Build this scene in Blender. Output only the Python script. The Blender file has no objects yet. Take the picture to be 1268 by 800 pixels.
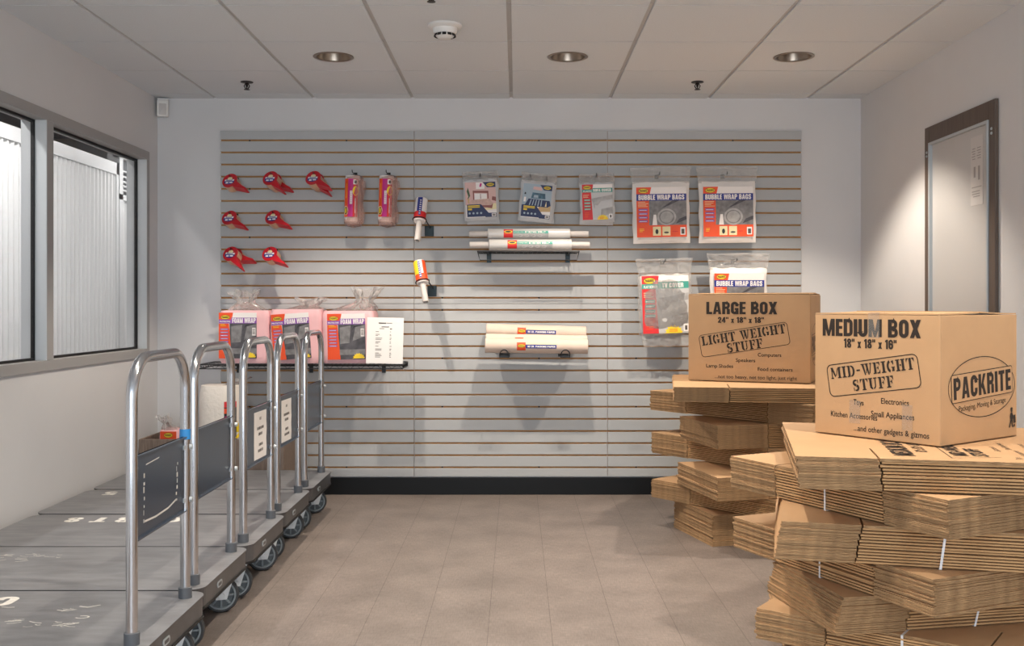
import bpy, math, random
from mathutils import Vector, Matrix
random.seed(7)
sc = bpy.context.scene
COL = sc.collection
PI = math.pi

# ---------------------------------------------------------------- camera, world, exposure
F = 1262.0
ZC = 1.176
cam_d = bpy.data.cameras.new('camera')
cam = bpy.data.objects.new('camera', cam_d)
COL.objects.link(cam)
cam.location = (0, 0, ZC)
cam.rotation_euler = (PI/2, 0, 0)
cam_d.sensor_width = 36
cam_d.lens = 36*F/1268
cam_d.shift_x = -6/1268
cam_d.shift_y = -22/1268
cam_d.clip_start = 0.05
sc.camera = cam
sc.view_settings.view_transform = 'Standard'
sc.view_settings.look = 'None'
sc.view_settings.gamma = 1
sc.view_settings.use_curve_mapping = False
sc.view_settings.exposure = -0.02

DAY_COL = (0.85, 0.93, 1.0)
DAY_STRENGTH = 6.1
DOWN_COL = (1.0, 0.88, 0.74)
DOWN_W = 112.0
DOWN_ANGLE = 106
CORR_W = 34.0

wd = bpy.data.worlds.new('daylight')
sc.world = wd
wd.use_nodes = True
bg = wd.node_tree.nodes['Background']
bg.inputs[0].default_value = (*DAY_COL, 1)
bg.inputs[1].default_value = DAY_STRENGTH

def light(name, kind, loc, energy, col, parent=None, rot=(0, 0, 0), **kw):
    d = bpy.data.lights.new(name, kind)
    d.energy = energy
    d.color = col
    for k, v in kw.items():
        setattr(d, k, v)
    o = bpy.data.objects.new(name, d)
    COL.objects.link(o)
    o.location = loc
    o.rotation_euler = rot
    if parent: o.parent = parent
    return o

# portal in the added fill-daylight opening behind the camera (guides daylight sampling only)
pt = light('fill_daylight_portal', 'AREA', (0, -2.45, 1.3), 1, (1, 1, 1), rot=(PI/2, 0, 0), shape='RECTANGLE', size=3.4, size_y=2.0)
pt.data.cycles.is_portal = True

# ---------------------------------------------------------------- materials
def lin(h):
    h = h.lstrip('#')
    r = []
    for i in (0, 2, 4):
        c = int(h[i:i+2], 16)/255
        r.append(c/12.92 if c <= .04045 else ((c+.055)/1.055)**2.4)
    return r
MATS = {}
def M(name, hexc, rough=.5, metal=0.0, noise=None, bump=None, stretch=(1, 1, 1), spec=.5, wave=None, two=None):
    m = bpy.data.materials.new(name)
    MATS[name] = m
    m.use_nodes = True
    nt = m.node_tree
    b = nt.nodes['Principled BSDF']
    c = lin(hexc)
    b.inputs['Base Color'].default_value = (*c, 1)
    b.inputs['Roughness'].default_value = rough
    b.inputs['Metallic'].default_value = metal
    b.inputs['Specular IOR Level'].default_value = spec
    if noise or bump:
        tc = nt.nodes.new('ShaderNodeTexCoord')
        mp = nt.nodes.new('ShaderNodeMapping')
        mp.inputs['Scale'].default_value = stretch
        nt.links.new(tc.outputs['Object'], mp.inputs['Vector'])
    if noise:
        n = nt.nodes.new('ShaderNodeTexNoise')
        n.inputs['Scale'].default_value = noise[0]
        n.inputs['Detail'].default_value = 4
        nt.links.new(mp.outputs[0], n.inputs['Vector'])
        r = nt.nodes.new('ShaderNodeValToRGB')
        a = noise[1]
        c2 = lin(two) if two else [x*(1-a) for x in c]
        c1 = [min(1, x*(1+a)) for x in c]
        r.color_ramp.elements[0].position = .3
        r.color_ramp.elements[1].position = .7
        r.color_ramp.elements[0].color = (*c2, 1)
        r.color_ramp.elements[1].color = (*c1, 1)
        nt.links.new(n.outputs['Fac'], r.inputs[0])
        nt.links.new(r.outputs[0], b.inputs['Base Color'])
    if bump:
        n2 = nt.nodes.new('ShaderNodeTexNoise')
        n2.inputs['Scale'].default_value = bump[0]
        n2.inputs['Detail'].default_value = 3
        nt.links.new(mp.outputs[0], n2.inputs['Vector'])
        bp = nt.nodes.new('ShaderNodeBump')
        bp.inputs['Strength'].default_value = bump[1]
        bp.inputs['Distance'].default_value = .01
        nt.links.new(n2.outputs['Fac'], bp.inputs['Height'])
        nt.links.new(bp.outputs[0], b.inputs['Normal'])
    return m

def film(name, hexc, clear=.8, rough=.15, milky=.1, bump=None):
    """thin see-through film: transparent + milky diffuse + fresnel gloss"""
    m = bpy.data.materials.new(name)
    MATS[name] = m
    m.use_nodes = True
    nt = m.node_tree
    nt.nodes.clear()
    out = nt.nodes.new('ShaderNodeOutputMaterial')
    tr = nt.nodes.new('ShaderNodeBsdfTransparent')
    df = nt.nodes.new('ShaderNodeBsdfDiffuse')
    gl = nt.nodes.new('ShaderNodeBsdfGlossy')
    c = lin(hexc)
    tr.inputs[0].default_value = (*[min(1, .5+.5*x) for x in c], 1)
    df.inputs[0].default_value = (*c, 1)
    gl.inputs['Roughness'].default_value = rough
    m1 = nt.nodes.new('ShaderNodeMixShader')
    m1.inputs[0].default_value = 1-clear
    nt.links.new(tr.outputs[0], m1.inputs[1])
    nt.links.new(df.outputs[0], m1.inputs[2])
    m2 = nt.nodes.new('ShaderNodeMixShader')
    fr = nt.nodes.new('ShaderNodeLayerWeight')
    fr.inputs[0].default_value = milky
    if bump:
        tc = nt.nodes.new('ShaderNodeTexCoord')
        mp = nt.nodes.new('ShaderNodeMapping')
        mp.inputs['Scale'].default_value = (1, 1, .35)
        nt.links.new(tc.outputs['Object'], mp.inputs[0])
        n2 = nt.nodes.new('ShaderNodeTexNoise')
        n2.inputs['Scale'].default_value = bump[0]
        nt.links.new(mp.outputs[0], n2.inputs['Vector'])
        bp = nt.nodes.new('ShaderNodeBump')
        bp.inputs['Strength'].default_value = bump[1]
        bp.inputs['Distance'].default_value = .02
        nt.links.new(n2.outputs['Fac'], bp.inputs['Height'])
        nt.links.new(bp.outputs[0], gl.inputs['Normal'])
        nt.links.new(bp.outputs[0], fr.inputs['Normal'])
        nt.links.new(bp.outputs[0], df.inputs['Normal'])
    nt.links.new(fr.outputs['Fresnel'], m2.inputs[0])
    nt.links.new(m1.outputs[0], m2.inputs[1])
    nt.links.new(gl.outputs[0], m2.inputs[2])
    nt.links.new(m2.outputs[0], out.inputs[0])
    return m

def emit(name, col, s):
    m = bpy.data.materials.new(name)
    MATS[name] = m
    m.use_nodes = True
    b = m.node_tree.nodes['Principled BSDF']
    b.inputs['Emission Color'].default_value = (*col, 1)
    b.inputs['Emission Strength'].default_value = s
    return m

def floor_mat():
    m = M('woven_vinyl_plank', '#a8978b', .45)
    nt = m.node_tree
    b = nt.nodes['Principled BSDF']
    tc = nt.nodes.new('ShaderNodeTexCoord')
    mp = nt.nodes.new('ShaderNodeMapping')
    mp.inputs['Rotation'].default_value = (0, 0, PI/2)
    mp.inputs['Location'].default_value = (0.3, -0.125+.0, 0)
    br = nt.nodes.new('ShaderNodeTexBrick')
    br.offset = .37
    br.inputs['Scale'].default_value = 1
    br.inputs['Brick Width'].default_value = 60
    br.inputs['Row Height'].default_value = .2286
    br.inputs['Mortar Size'].default_value = .0013
    br.inputs['Mortar Smooth'].default_value = .2
    br.inputs['Color1'].default_value = (*lin('#80756f'), 1)
    br.inputs['Color2'].default_value = (*lin('#7b716b'), 1)
    br.inputs['Mortar'].default_value = (*lin('#5b534f'), 1)
    nt.links.new(tc.outputs['Object'], mp.inputs[0])
    nt.links.new(mp.outputs[0], br.inputs[0])
    # woven linen fleck: two crossed stretched noises
    cols = br.outputs[0]
    for st, sca in (((9, 1, 1), 26), ((1, 9, 1), 26), ((1, 1, 1), 4.5)):
        mp2 = nt.nodes.new('ShaderNodeMapping')
        mp2.inputs['Scale'].default_value = st
        nt.links.new(tc.outputs['Object'], mp2.inputs[0])
        n = nt.nodes.new('ShaderNodeTexNoise')
        n.inputs['Scale'].default_value = sca
        n.inputs['Detail'].default_value = 5
        nt.links.new(mp2.outputs[0], n.inputs['Vector'])
        r = nt.nodes.new('ShaderNodeMapRange')
        r.inputs['From Min'].default_value = .3
        r.inputs['From Max'].default_value = .7
        r.inputs['To Min'].default_value = .84
        r.inputs['To Max'].default_value = 1.16
        nt.links.new(n.outputs['Fac'], r.inputs[0])
        mx = nt.nodes.new('ShaderNodeMix')
        mx.data_type = 'RGBA'
        mx.blend_type = 'MULTIPLY'
        mx.inputs[0].default_value = 1
        nt.links.new(cols, mx.inputs[6])
        nt.links.new(r.outputs[0], mx.inputs[7])
        cols = mx.outputs[2]
    nt.links.new(cols, b.inputs['Base Color'])
    return m
floor_mat()
M('painted_wall', '#d5d5d6', .75, noise=(3, .015), bump=(180, .05))
M('ceiling_tile', '#dadfe3', .9, noise=(160, .03), bump=(320, .12))
M('ceiling_grid', '#bcbcbc', .6)
M('slat_laminate', '#b2b4b5', .5, noise=(2.2, .02), bump=(60, .02))
M('slat_groove', '#bb8e5a', .8, noise=(30, .1))
M('black_base', '#07090c', .5, spec=.3, noise=(6, .1))
M('window_alu', '#a09f9e', .5)
M('window_jamb', '#cdd1d3', .5)
M('notice_paper', '#cfccca', .7)
M('notice_ink', '#a09d9b', .8)
M('black_gasket', '#0b0c0e', .6)
film('window_glass', '#f7f7f9', .97, .02, .06)
M('storage_steel', '#dfe0e0', .32, .0, noise=(2, .02))
M('storage_trim', '#cfd1d2', .4)
M('corridor_dark', '#4a4c50', .8)
M('louvre_dark', '#4c4f52', .7)
M('duct_metal', '#b8b8b8', .35, .8)
M('corridor_floor', '#8c8a88', .5)
emit('tube_glow', (1, .97, .93), 7)
M('white_plastic', '#e4e3e0', .4)
M('brushed_reflector', '#a99b8d', .28, .9)
M('sprinkler_brass', '#2a2422', .4, .6)
M('chrome', '#c9ccd1', .16, 1.0, noise=(14, .08), stretch=(1, 1, .2))
M('deck_vinyl', '#737477', .38, noise=(7, .2), bump=(90, .04), stretch=(1, 3, 1))
M('deck_edge', '#5c5c5e', .35, .5, noise=(9, .2))
M('panel_slate', '#414c5b', .22, .2, noise=(6, .08))
M('collar_grey', '#565a60', .5)
M('rubber_tyre', '#33363a', .6)
M('fork_zinc', '#e2e8ec', .4, .1)
M('wheel_web', '#596166', .55)
M('wheel_grey', '#7e888e', .5)
M('zinc', '#b9c0c4', .4, .35)
M('stencil_white', '#d9d6cf', .7, noise=(60, .1))
M('scuff_white', '#d2d0ca', .8)
M('blue_tape', '#2f86c8', .5)
M('paper_white', '#eeebe8', .7)
M('ink_grey', '#85827f', .8)
M('ink_dark', '#55514e', .8)
M('kraft', '#c19b73', .75, noise=(7, .04), bump=(150, .03))
M('kraft_in', '#c1976a', .75, noise=(7, .04))
M('kraft_edge', '#c49d70', .85, noise=(60, .12), stretch=(.12, .12, 3), bump=(160, .2), two='#a37c52')
M('kraft_rough', '#b6946c', .9, noise=(110, .15), stretch=(.3, .3, 2.6), bump=(220, .5), two='#8a6c4c')
M('carton_ink', '#2b221c', .7)
M('strap_white', '#e6e6e8', .4)
film('clear_tape', '#f4f2ee', .93, .12, .06)
film('clear_film', '#f2efec', .80, .10, .26, bump=(46, 1.0))
film('pink_film', '#f0cdc3', .72, .2, .16, bump=(60, .9))
M('black_wire', '#14171a', .4, .3)
M('bracket_green', '#1d2b30', .4, .4)
M('pink_foam', '#f0bec2', .8, noise=(5, .04), bump=(24, .2))
M('white_pack', '#e9e3de', .45, noise=(9, .03), bump=(26, .35))
M('silver_pack', '#c6c6c7', .3, noise=(12, .06), bump=(30, .5))
M('white_wrap', '#ece4da', .5, noise=(5, .04), bump=(45, .4))
M('stretch_film', '#cbc8c5', .2, noise=(8, .04))
M('core_tube', '#cdc6c1', .6)
M('paper_roll', '#d8c4b5', .75, noise=(12, .03), bump=(14, .15))
M('red_plastic', '#c11d2a', .35)
M('tape_tan', '#c9a183', .3, noise=(20, .08))
M('l_white', '#efe9e6', .5)
M('l_red', '#d6282b', .5)
M('l_orange', '#e8501f', .5)
M('l_magenta', '#c0187d', .5)
M('l_purple', '#8a52a8', .5)
M('l_blue', '#26348a', .5)
M('l_navy', '#1c2a56', .5)
M('l_teal', '#3f9a8a', .5)
M('l_yellow', '#f2cf2e', .5)
M('l_black', '#1d1b1c', .5)
M('l_photo', '#7d7b7c', .5, noise=(30, .3))
M('l_photo_dark', '#4c4a4f', .5, noise=(26, .45))
M('l_photo_light', '#a8a6a5', .5, noise=(30, .2))
M('l_pinkroom', '#d5b0aa', .5)
M('l_bed', '#c9a79b', .5, noise=(60, .15))
M('l_bedhead', '#8c4f47', .5)
M('l_blueroom', '#9fb0bd', .5)
M('l_bedblue', '#3f6377', .5, noise=(60, .5))
M('l_tan', '#c8a877', .5)
M('l_green', '#3e5a3a', .5)
M('l_cream', '#e9dcae', .5)
M('walnut', '#5d5047', .5, noise=(9, .15), stretch=(6, 6, .5))
M('board_white', '#c0bfbe', .3)
M('bin_brown', '#7d6d62', .8, noise=(40, .25), stretch=(4, 4, .4))

# ---------------------------------------------------------------- mesh builder
class MB:
    def __init__(s): s.v = []; s.f = []; s.m = []; s.mats = []; s.smooth = []
    def mi(s, mat):
        if mat not in s.mats: s.mats.append(mat)
        return s.mats.index(mat)
    def add(s, vs, fs, mat, smooth=False, X=None):
        o = len(s.v); k = s.mi(mat)
        s.v += [tuple(X @ Vector(p)) if X else tuple(p) for p in vs]
        for f in fs:
            s.f.append([i+o for i in f]); s.m.append(k); s.smooth.append(smooth)
        return s
    def box(s, x0, x1, y0, y1, z0, z1, mat, X=None):
        vs = [(x0,y0,z0),(x1,y0,z0),(x1,y1,z0),(x0,y1,z0),(x0,y0,z1),(x1,y0,z1),(x1,y1,z1),(x0,y1,z1)]
        return s.add(vs, [(0,3,2,1),(4,5,6,7),(0,1,5,4),(1,2,6,5),(2,3,7,6),(3,0,4,7)], mat, False, X)
    def prism(s, pts, z0, z1, mat, side=None, X=None, cap=True):
        """outline in XY, extruded in Z (counter-clockwise)"""
        n = len(pts)
        vs = [(x, y, z0) for x, y in pts]+[(x, y, z1) for x, y in pts]
        if cap: s.add(vs, [list(range(n))[::-1], list(range(n, 2*n))], mat, False, X)
        s.add(vs, [(i, (i+1) % n, n+(i+1) % n, n+i) for i in range(n)], side or mat, False, X)
        return s
    def tube(s, path, r, mat, n=10, closed=False, cap=True, X=None):
        P = [Vector(p) for p in path]
        L = len(P)
        rings = []
        up = None
        for i in range(L):
            if closed: t = P[(i+1) % L]-P[i-1]
            else: t = P[min(i+1, L-1)]-P[max(i-1, 0)]
            t.normalize()
            if up is None:
                up = Vector((0, 0, 1)) if abs(t.z) < .9 else Vector((1, 0, 0))
            a = t.cross(up).normalized(); b = a.cross(t).normalized(); up = b
            rr = r[i] if isinstance(r, (list, tuple)) else r
            rings.append([P[i]+a*rr*math.cos(2*PI*k/n)+b*rr*math.sin(2*PI*k/n) for k in range(n)])
        vs = [p for q in rings for p in q]
        fs = []
        for i in range(L if closed else L-1):
            j = (i+1) % L
            for k in range(n):
                fs.append((i*n+k, i*n+(k+1) % n, j*n+(k+1) % n, j*n+k))
        s.add(vs, fs, mat, True, X)
        if cap and not closed:
            s.add(rings[0], [list(range(n))], mat, False, X)
            s.add(rings[-1], [list(range(n))[::-1]], mat, False, X)
        return s
    def lathe(s, prof, mat, n=24, X=None, smooth=True, closed=False):
        """profile (r, z) turned round Z"""
        vs = []
        for r, z in prof:
            vs += [(r*math.cos(2*PI*k/n), r*math.sin(2*PI*k/n), z) for k in range(n)]
        fs = []
        L = len(prof)
        for i in range(L if closed else L-1):
            j = (i+1) % L
            for k in range(n):
                fs.append((i*n+k, i*n+(k+1) % n, j*n+(k+1) % n, j*n+k))
        return s.add(vs, fs, mat, smooth, X)
    def grid(s, fn, nu, nv, mat, smooth=True, X=None):
        vs = [fn(i/nu, j/nv) for j in range(nv+1) for i in range(nu+1)]
        fs = [(j*(nu+1)+i, j*(nu+1)+i+1, (j+1)*(nu+1)+i+1, (j+1)*(nu+1)+i) for j in range(nv) for i in range(nu)]
        return s.add(vs, fs, mat, smooth, X)
    def mesh(s, name):
        me = bpy.data.meshes.new(name)
        me.from_pydata(s.v, [], s.f)
        for m in s.mats: me.materials.append(MATS[m])
        me.polygons.foreach_set('material_index', s.m)
        me.polygons.foreach_set('use_smooth', s.smooth)
        me.update()
        if any(s.smooth):
            me.set_sharp_from_angle(angle=math.radians(40))
        return me
    def build(s, name, parent=None, loc=(0, 0, 0), rot=(0, 0, 0), bevel=0, seg=2):
        o = bpy.data.objects.new(name, s.mesh(name))
        COL.objects.link(o)
        o.location = loc; o.rotation_euler = rot
        if parent: o.parent = parent
        if bevel:
            md = o.modifiers.new('bevel', 'BEVEL'); md.width = bevel; md.segments = seg
            md.limit_method = 'ANGLE'; md.angle_limit = math.radians(50)
        return o
def tag(o, label, cat, group=None):
    o['label'] = label; o['category'] = cat
    if group: o['group'] = group
    return o
def thing(name, label, cat, loc=(0, 0, 0), rot=(0, 0, 0), group=None):
    o = bpy.data.objects.new(name, None)
    o.empty_display_size = .05
    COL.objects.link(o)
    o.location = loc; o.rotation_euler = rot
    return tag(o, label, cat, group)
def struct(name, mb, **kw):
    o = mb.build(name, **kw)
    if o.parent is None: o['kind'] = 'structure'
    return o
def dup(o, parent=None):
    c = o.copy(); COL.objects.link(c); c.parent = parent
    for ch in [q for q in bpy.data.objects if q.parent == o and q != c]: dup(ch, c)
    return c
def px(x, y, Y):
    return Vector(((x-640)/F*Y, Y, ZC-(y-378)/F*Y))

# ---------------------------------------------------------------- lettering
_T = {}
def glyphs(s, bold):
    k = (s, bold)
    if k not in _T:
        cu = bpy.data.curves.new('t', 'FONT')
        cu.body = s
        cu.size = 1
        cu.offset = bold
        cu.resolution_u = 3
        o = bpy.data.objects.new('t', cu)
        COL.objects.link(o)
        dg = bpy.context.evaluated_depsgraph_get()
        me = bpy.data.meshes.new_from_object(o.evaluated_get(dg))
        vs = [(v.co.x, v.co.y) for v in me.vertices]
        fs = [list(p.vertices) for p in me.polygons]
        bpy.data.objects.remove(o); bpy.data.curves.remove(cu); bpy.data.meshes.remove(me)
        _T[k] = (vs, fs)
    return _T[k]
def strokes_quads(pts, w):
    P = [Vector(p) for p in pts]
    L = []; R = []
    for i in range(len(P)):
        a = (P[i]-P[i-1]).normalized() if i else None
        b = (P[i+1]-P[i]).normalized() if i < len(P)-1 else None
        t = ((a or b)+(b or a)).normalized()
        n = Vector((-t.y, t.x))
        c = 1 if a is None or b is None else max(.5, n.dot(Vector((-a.y, a.x))))
        ww = w[i] if isinstance(w, (list, tuple)) else w
        L.append(P[i]+n*ww/2/c); R.append(P[i]-n*ww/2/c)
    vs = [tuple(p) for p in L+R]; n = len(P)
    return vs, [(i, i+1, n+i+1, n+i) for i in range(n-1)]
def arc(cx, cy, rx, ry, a0, a1, n=9):
    return [(cx+rx*math.cos(math.radians(a0+(a1-a0)*i/n)), cy+ry*math.sin(math.radians(a0+(a1-a0)*i/n))) for i in range(n+1)]
def R_(x0, y0, x1, y1): return ('p', [(x0, y0), (x1, y0), (x1, y1), (x0, y1)])
def S_(pts, w): return ('s', pts, w)
# slab-serif stencil capitals on a 10-high grid: (advance, shapes)
STEN = {
 'I': (6, [R_(1.5,0,4.3,10), R_(.2,0,5.6,1), R_(.2,9,5.6,10)]),
 'L': (9, [R_(1.3,0,4,10), R_(.1,9,5.2,10), R_(.1,0,3.9,1), R_(4.7,0,8.4,1.1), ('p', [(6.6,1.1),(8.4,1.1),(8.4,4)])]),
 'G': (10, [S_(arc(4.6,5,3.3,4.3,100,260), 2.4), S_(arc(5,5,3.3,4.3,290,335,4), 1.6), S_(arc(5,5,3.3,4.3,75,30,4), 1.4), R_(7.2,6.2,8.4,9.8), R_(6.4,.6,8.9,4.2), R_(5.4,3.5,9.6,4.4)]),
 'H': (11.5, [R_(1.3,0,4,10), R_(.1,0,5.1,1), R_(.1,9,5.1,10), R_(7.2,0,9.9,10), R_(6.1,0,11.1,1), R_(6.1,9,11.1,10), R_(4.6,4.4,6.6,5.6)]),
 'T': (9.6, [R_(3.4,0,6.1,10), R_(2.3,0,7.2,1), R_(.1,9,2.9,10), R_(6.6,9,9.4,10), ('p', [(.1,9),(.1,6.2),(1.9,9)]), ('p', [(9.4,9),(9.4,6.2),(7.6,9)])]),
 'W': (14, [('p', [(.9,10),(3.7,10),(5.5,0),(4.1,0)]), ('p', [(5.5,10),(8.3,10),(9.9,0),(8.5,0)]), S_([(6.2,1.6),(7.1,6)], 1), S_([(10.4,1.2),(12.3,9.4)], 1.1), R_(.1,9.1,4.6,10), R_(4.9,9.1,9.2,10), R_(10.6,9.1,13.8,10)]),
 'E': (9.4, [R_(1.3,0,4,10), R_(.1,0,3.9,1), R_(.1,9,3.9,10), R_(4.7,0,8.6,1.1), R_(4.7,8.9,8.6,10), ('p', [(6.8,1.1),(8.6,1.1),(8.6,3.6)]), ('p', [(6.8,8.9),(8.6,6.4),(8.6,8.9)]), R_(4.7,4.5,6.4,5.5), R_(6,3.5,6.9,6.5)]),
 'S': (8.6, [S_(arc(4.2,7.3,2.7,2.1,60,200,7)+[(3,5.6),(4.2,5)], [1,1.3,1.6,1.8,2,2.1,2.2,2.3,2.4,2.4]), S_([(4.7,4.7)]+arc(4.1,2.7,2.8,2.1,40,-120,8), [2.4,2.4,2.3,2.2,2.1,2,1.8,1.6,1.3,1]), R_(6.2,6.8,7.1,9.9), R_(1,0.1,1.9,3.2)]),
 'U': (11, [R_(1.3,3,4,10), R_(.1,9,5.1,10), R_(7.6,3,8.8,10), R_(6.3,9,10.4,10), S_(arc(5.2,3.2,2.6,2.5,185,262,5), [2.7,2.5,2.2,1.9,1.6,1.4]), S_(arc(5.2,3.2,3,2.6,285,355,5), [1.2,1.2,1.2,1.2,1.2,1.2])]),
 'F': (9, [R_(1.3,0,4,10), R_(.1,0,5.2,1), R_(.1,9,3.9,10), R_(4.7,8.9,8.4,10), ('p', [(6.4,8.9),(8.4,6),(8.4,8.9)]), R_(4.7,4.5,6.4,5.5), R_(6,3.4,6.9,6.6)]),
 'M': (14, [R_(1.2,0,2.4,10), R_(.1,0,3.7,1), ('p', [(.3,10),(3.5,10),(6.7,2.4),(5.7,1)]), S_([(7.2,2.6),(9.4,9)], 1), R_(9.9,0,12.6,10), R_(8.8,0,13.8,1), R_(9.9,9,13.8,10)]),
 'D': (10.6, [R_(1.3,0,4,10), R_(.1,0,3.9,1), R_(.1,9,3.9,10), S_([(4.7,9.5)]+arc(4.9,5,3.6,4.4,80,-80,10)+[(4.7,.5)], [1.1,1.2,1.6,2,2.3,2.5,2.6,2.5,2.3,2,1.6,1.4,1.1])]),
 '-': (6, [R_(.8,4.2,5.2,5.6)]), ' ': (5, []),
}
class Art:
    """flat printing: shapes in (u, w) with small layer offsets, mapped on a surface"""
    def __init__(s): s.items = []
    def poly(s, pts, mat, l=1): s.items.append(([tuple(p) for p in pts], [list(range(len(pts)))], mat, l)); return s
    def rect(s, x0, z0, x1, z1, mat, l=1, n=1):
        vs = []; fs = []
        for i in range(n+1):
            x = x0+(x1-x0)*i/n
            vs += [(x, z0), (x, z1)]
        for i in range(n): fs.append([2*i, 2*i+2, 2*i+3, 2*i+1])
        s.items.append((vs, fs, mat, l)); return s
    def ell(s, cx, cz, rx, rz, mat, l=2, n=24): return s.poly(arc(cx, cz, rx, rz, 0, 360*(n-1)/n, n-1), mat, l)
    def ring(s, cx, cz, rx, rz, t, mat, l=1, n=48):
        p = arc(cx, cz, rx, rz, 0, 360, n)
        vs, fs = strokes_quads(p, t); s.items.append((vs, fs, mat, l)); return s
    def line(s, pts, t, mat, l=1):
        vs, fs = strokes_quads(pts, t); s.items.append((vs, fs, mat, l)); return s
    def burst(s, cx, cz, rx, rz, mat, l=2, n=15):
        return s.poly([(cx+rx*(1 if i % 2 else .8)*math.cos(PI*i/n), cz+rz*(1 if i % 2 else .8)*math.sin(PI*i/n)) for i in range(n+1)], mat, l)
    def text(s, st, cx, cz, h, mat, w=None, bold=0.0, l=3, rot=0, sx=None):
        vs, fs = glyphs(st, bold)
        ref, _ = glyphs('H', 0)
        H = max(v[1] for v in ref)
        x0 = min(v[0] for v in vs); x1 = max(v[0] for v in vs)
        ky = h/H
        kx = (w/(x1-x0)) if w else ky*(sx or 1)
        c, q = math.cos(rot), math.sin(rot)
        out = []
        for x, y in vs:
            a = (x-(x0+x1)/2)*kx; b = y*ky-h/2
            out.append((cx+a*c-b*q, cz+a*q+b*c))
        s.items.append((out, fs, mat, l)); return s
    def stencil(s, st, cx, cz, h, mat, w, rot=0, l=2):
        tot = sum(STEN[c][0]+.7 for c in st)-.7
        kx = w/tot; ky = h/10; x = 0
        c_, q = math.cos(rot), math.sin(rot)
        for ch in st:
            adv, shp = STEN[ch]
            for sh in shp:
                if sh[0] == 'p': vs, fs = sh[1], [list(range(len(sh[1])))]
                else: vs, fs = strokes_quads(sh[1], sh[2])
                out = []
                for a, b in vs:
                    a = (a+x-tot/2)*kx; b = (b-5)*ky
                    out.append((cx+a*c_-b*q, cz+a*q+b*c_))
                s.items.append((out, fs, mat, l))
            x += adv+.7
        return s
    def lines(s, x0, x1, z0, z1, n, mat, l=3, t=.35, jag=True):
        """rows of illegible small print as thin bars"""
        dz = (z1-z0)/n
        for i in range(n):
            e = x1-(x1-x0)*(random.random()*.45 if jag else 0)
            s.rect(x0, z1-(i+.5)*dz-abs(dz)*t/2, e, z1-(i+.5)*dz+abs(dz)*t/2, mat, l)
        return s
    def build(s, name, parent=None, fn=None, eps=.0003, **kw):
        mb = MB()
        fn = fn or (lambda u, w, d: (u, -d, w))
        for i, (vs, fs, mat, l) in enumerate(s.items):
            mb.add([fn(u, w, eps*l+(i % 45)*6e-6) for u, w in vs], fs, mat)
        return mb.build(name, parent, **kw)
def wrap(R, cx=0, axis='z', a0=0):
    """map art round a cylinder: u is arc length, w along the axis; a0 turns it"""
    def fz(u, w, d): a = u/R+a0; return (math.sin(a)*(R+.0004+d), -math.cos(a)*(R+.0004+d), w)
    def fx(u, w, d): a = w/R+a0; return (u, -math.cos(a)*(R+.0004+d), math.sin(a)*(R+.0004+d))
    return fz if axis == 'z' else fx
def rrect(x0, y0, x1, y1, r, n=5):
    return arc(x1-r, y1-r, r, r, 0, 90, n)+arc(x0+r, y1-r, r, r, 90, 180, n)+arc(x0+r, y0+r, r, r, 180, 270, n)+arc(x1-r, y0+r, r, r, 270, 360, n)
# heavy condensed block capitals on a 10-high grid
def _bw(y0, y1, xr, w=1.8):   # right-hand bowl from the stem
    r = (y1-y0)/2-w/2; c = (y0+y1)/2; k = min(1.5, r)
    return S_([(1.2, y1-w/2), (xr-w/2-k, y1-w/2)]+arc(xr-w/2-k, y1-w/2-k, k, k, 90, 0, 4)+arc(xr-w/2-k, y0+w/2+k, k, k, 0, -90, 4)+[(1.2, y0+w/2)], w)
_C = [(4.25, 6.3), (4.25, 7.3)]+arc(2.65, 7.3, 1.6, 1.75, 0, 180, 8)+arc(2.65, 2.7, 1.6, 1.75, 180, 360, 8)+[(4.25, 3.9)]
_S = [(4.25, 6.8), (4.25, 7.5)]+arc(2.65, 7.6, 1.6, 1.5, 0, 180, 8)+[(1.05, 6.9), (1.6, 5.9), (3.7, 4.4), (4.25, 3.4)]+arc(2.65, 2.4, 1.6, 1.5, 0, -180, 8)+[(1.05, 3.3)]
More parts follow.
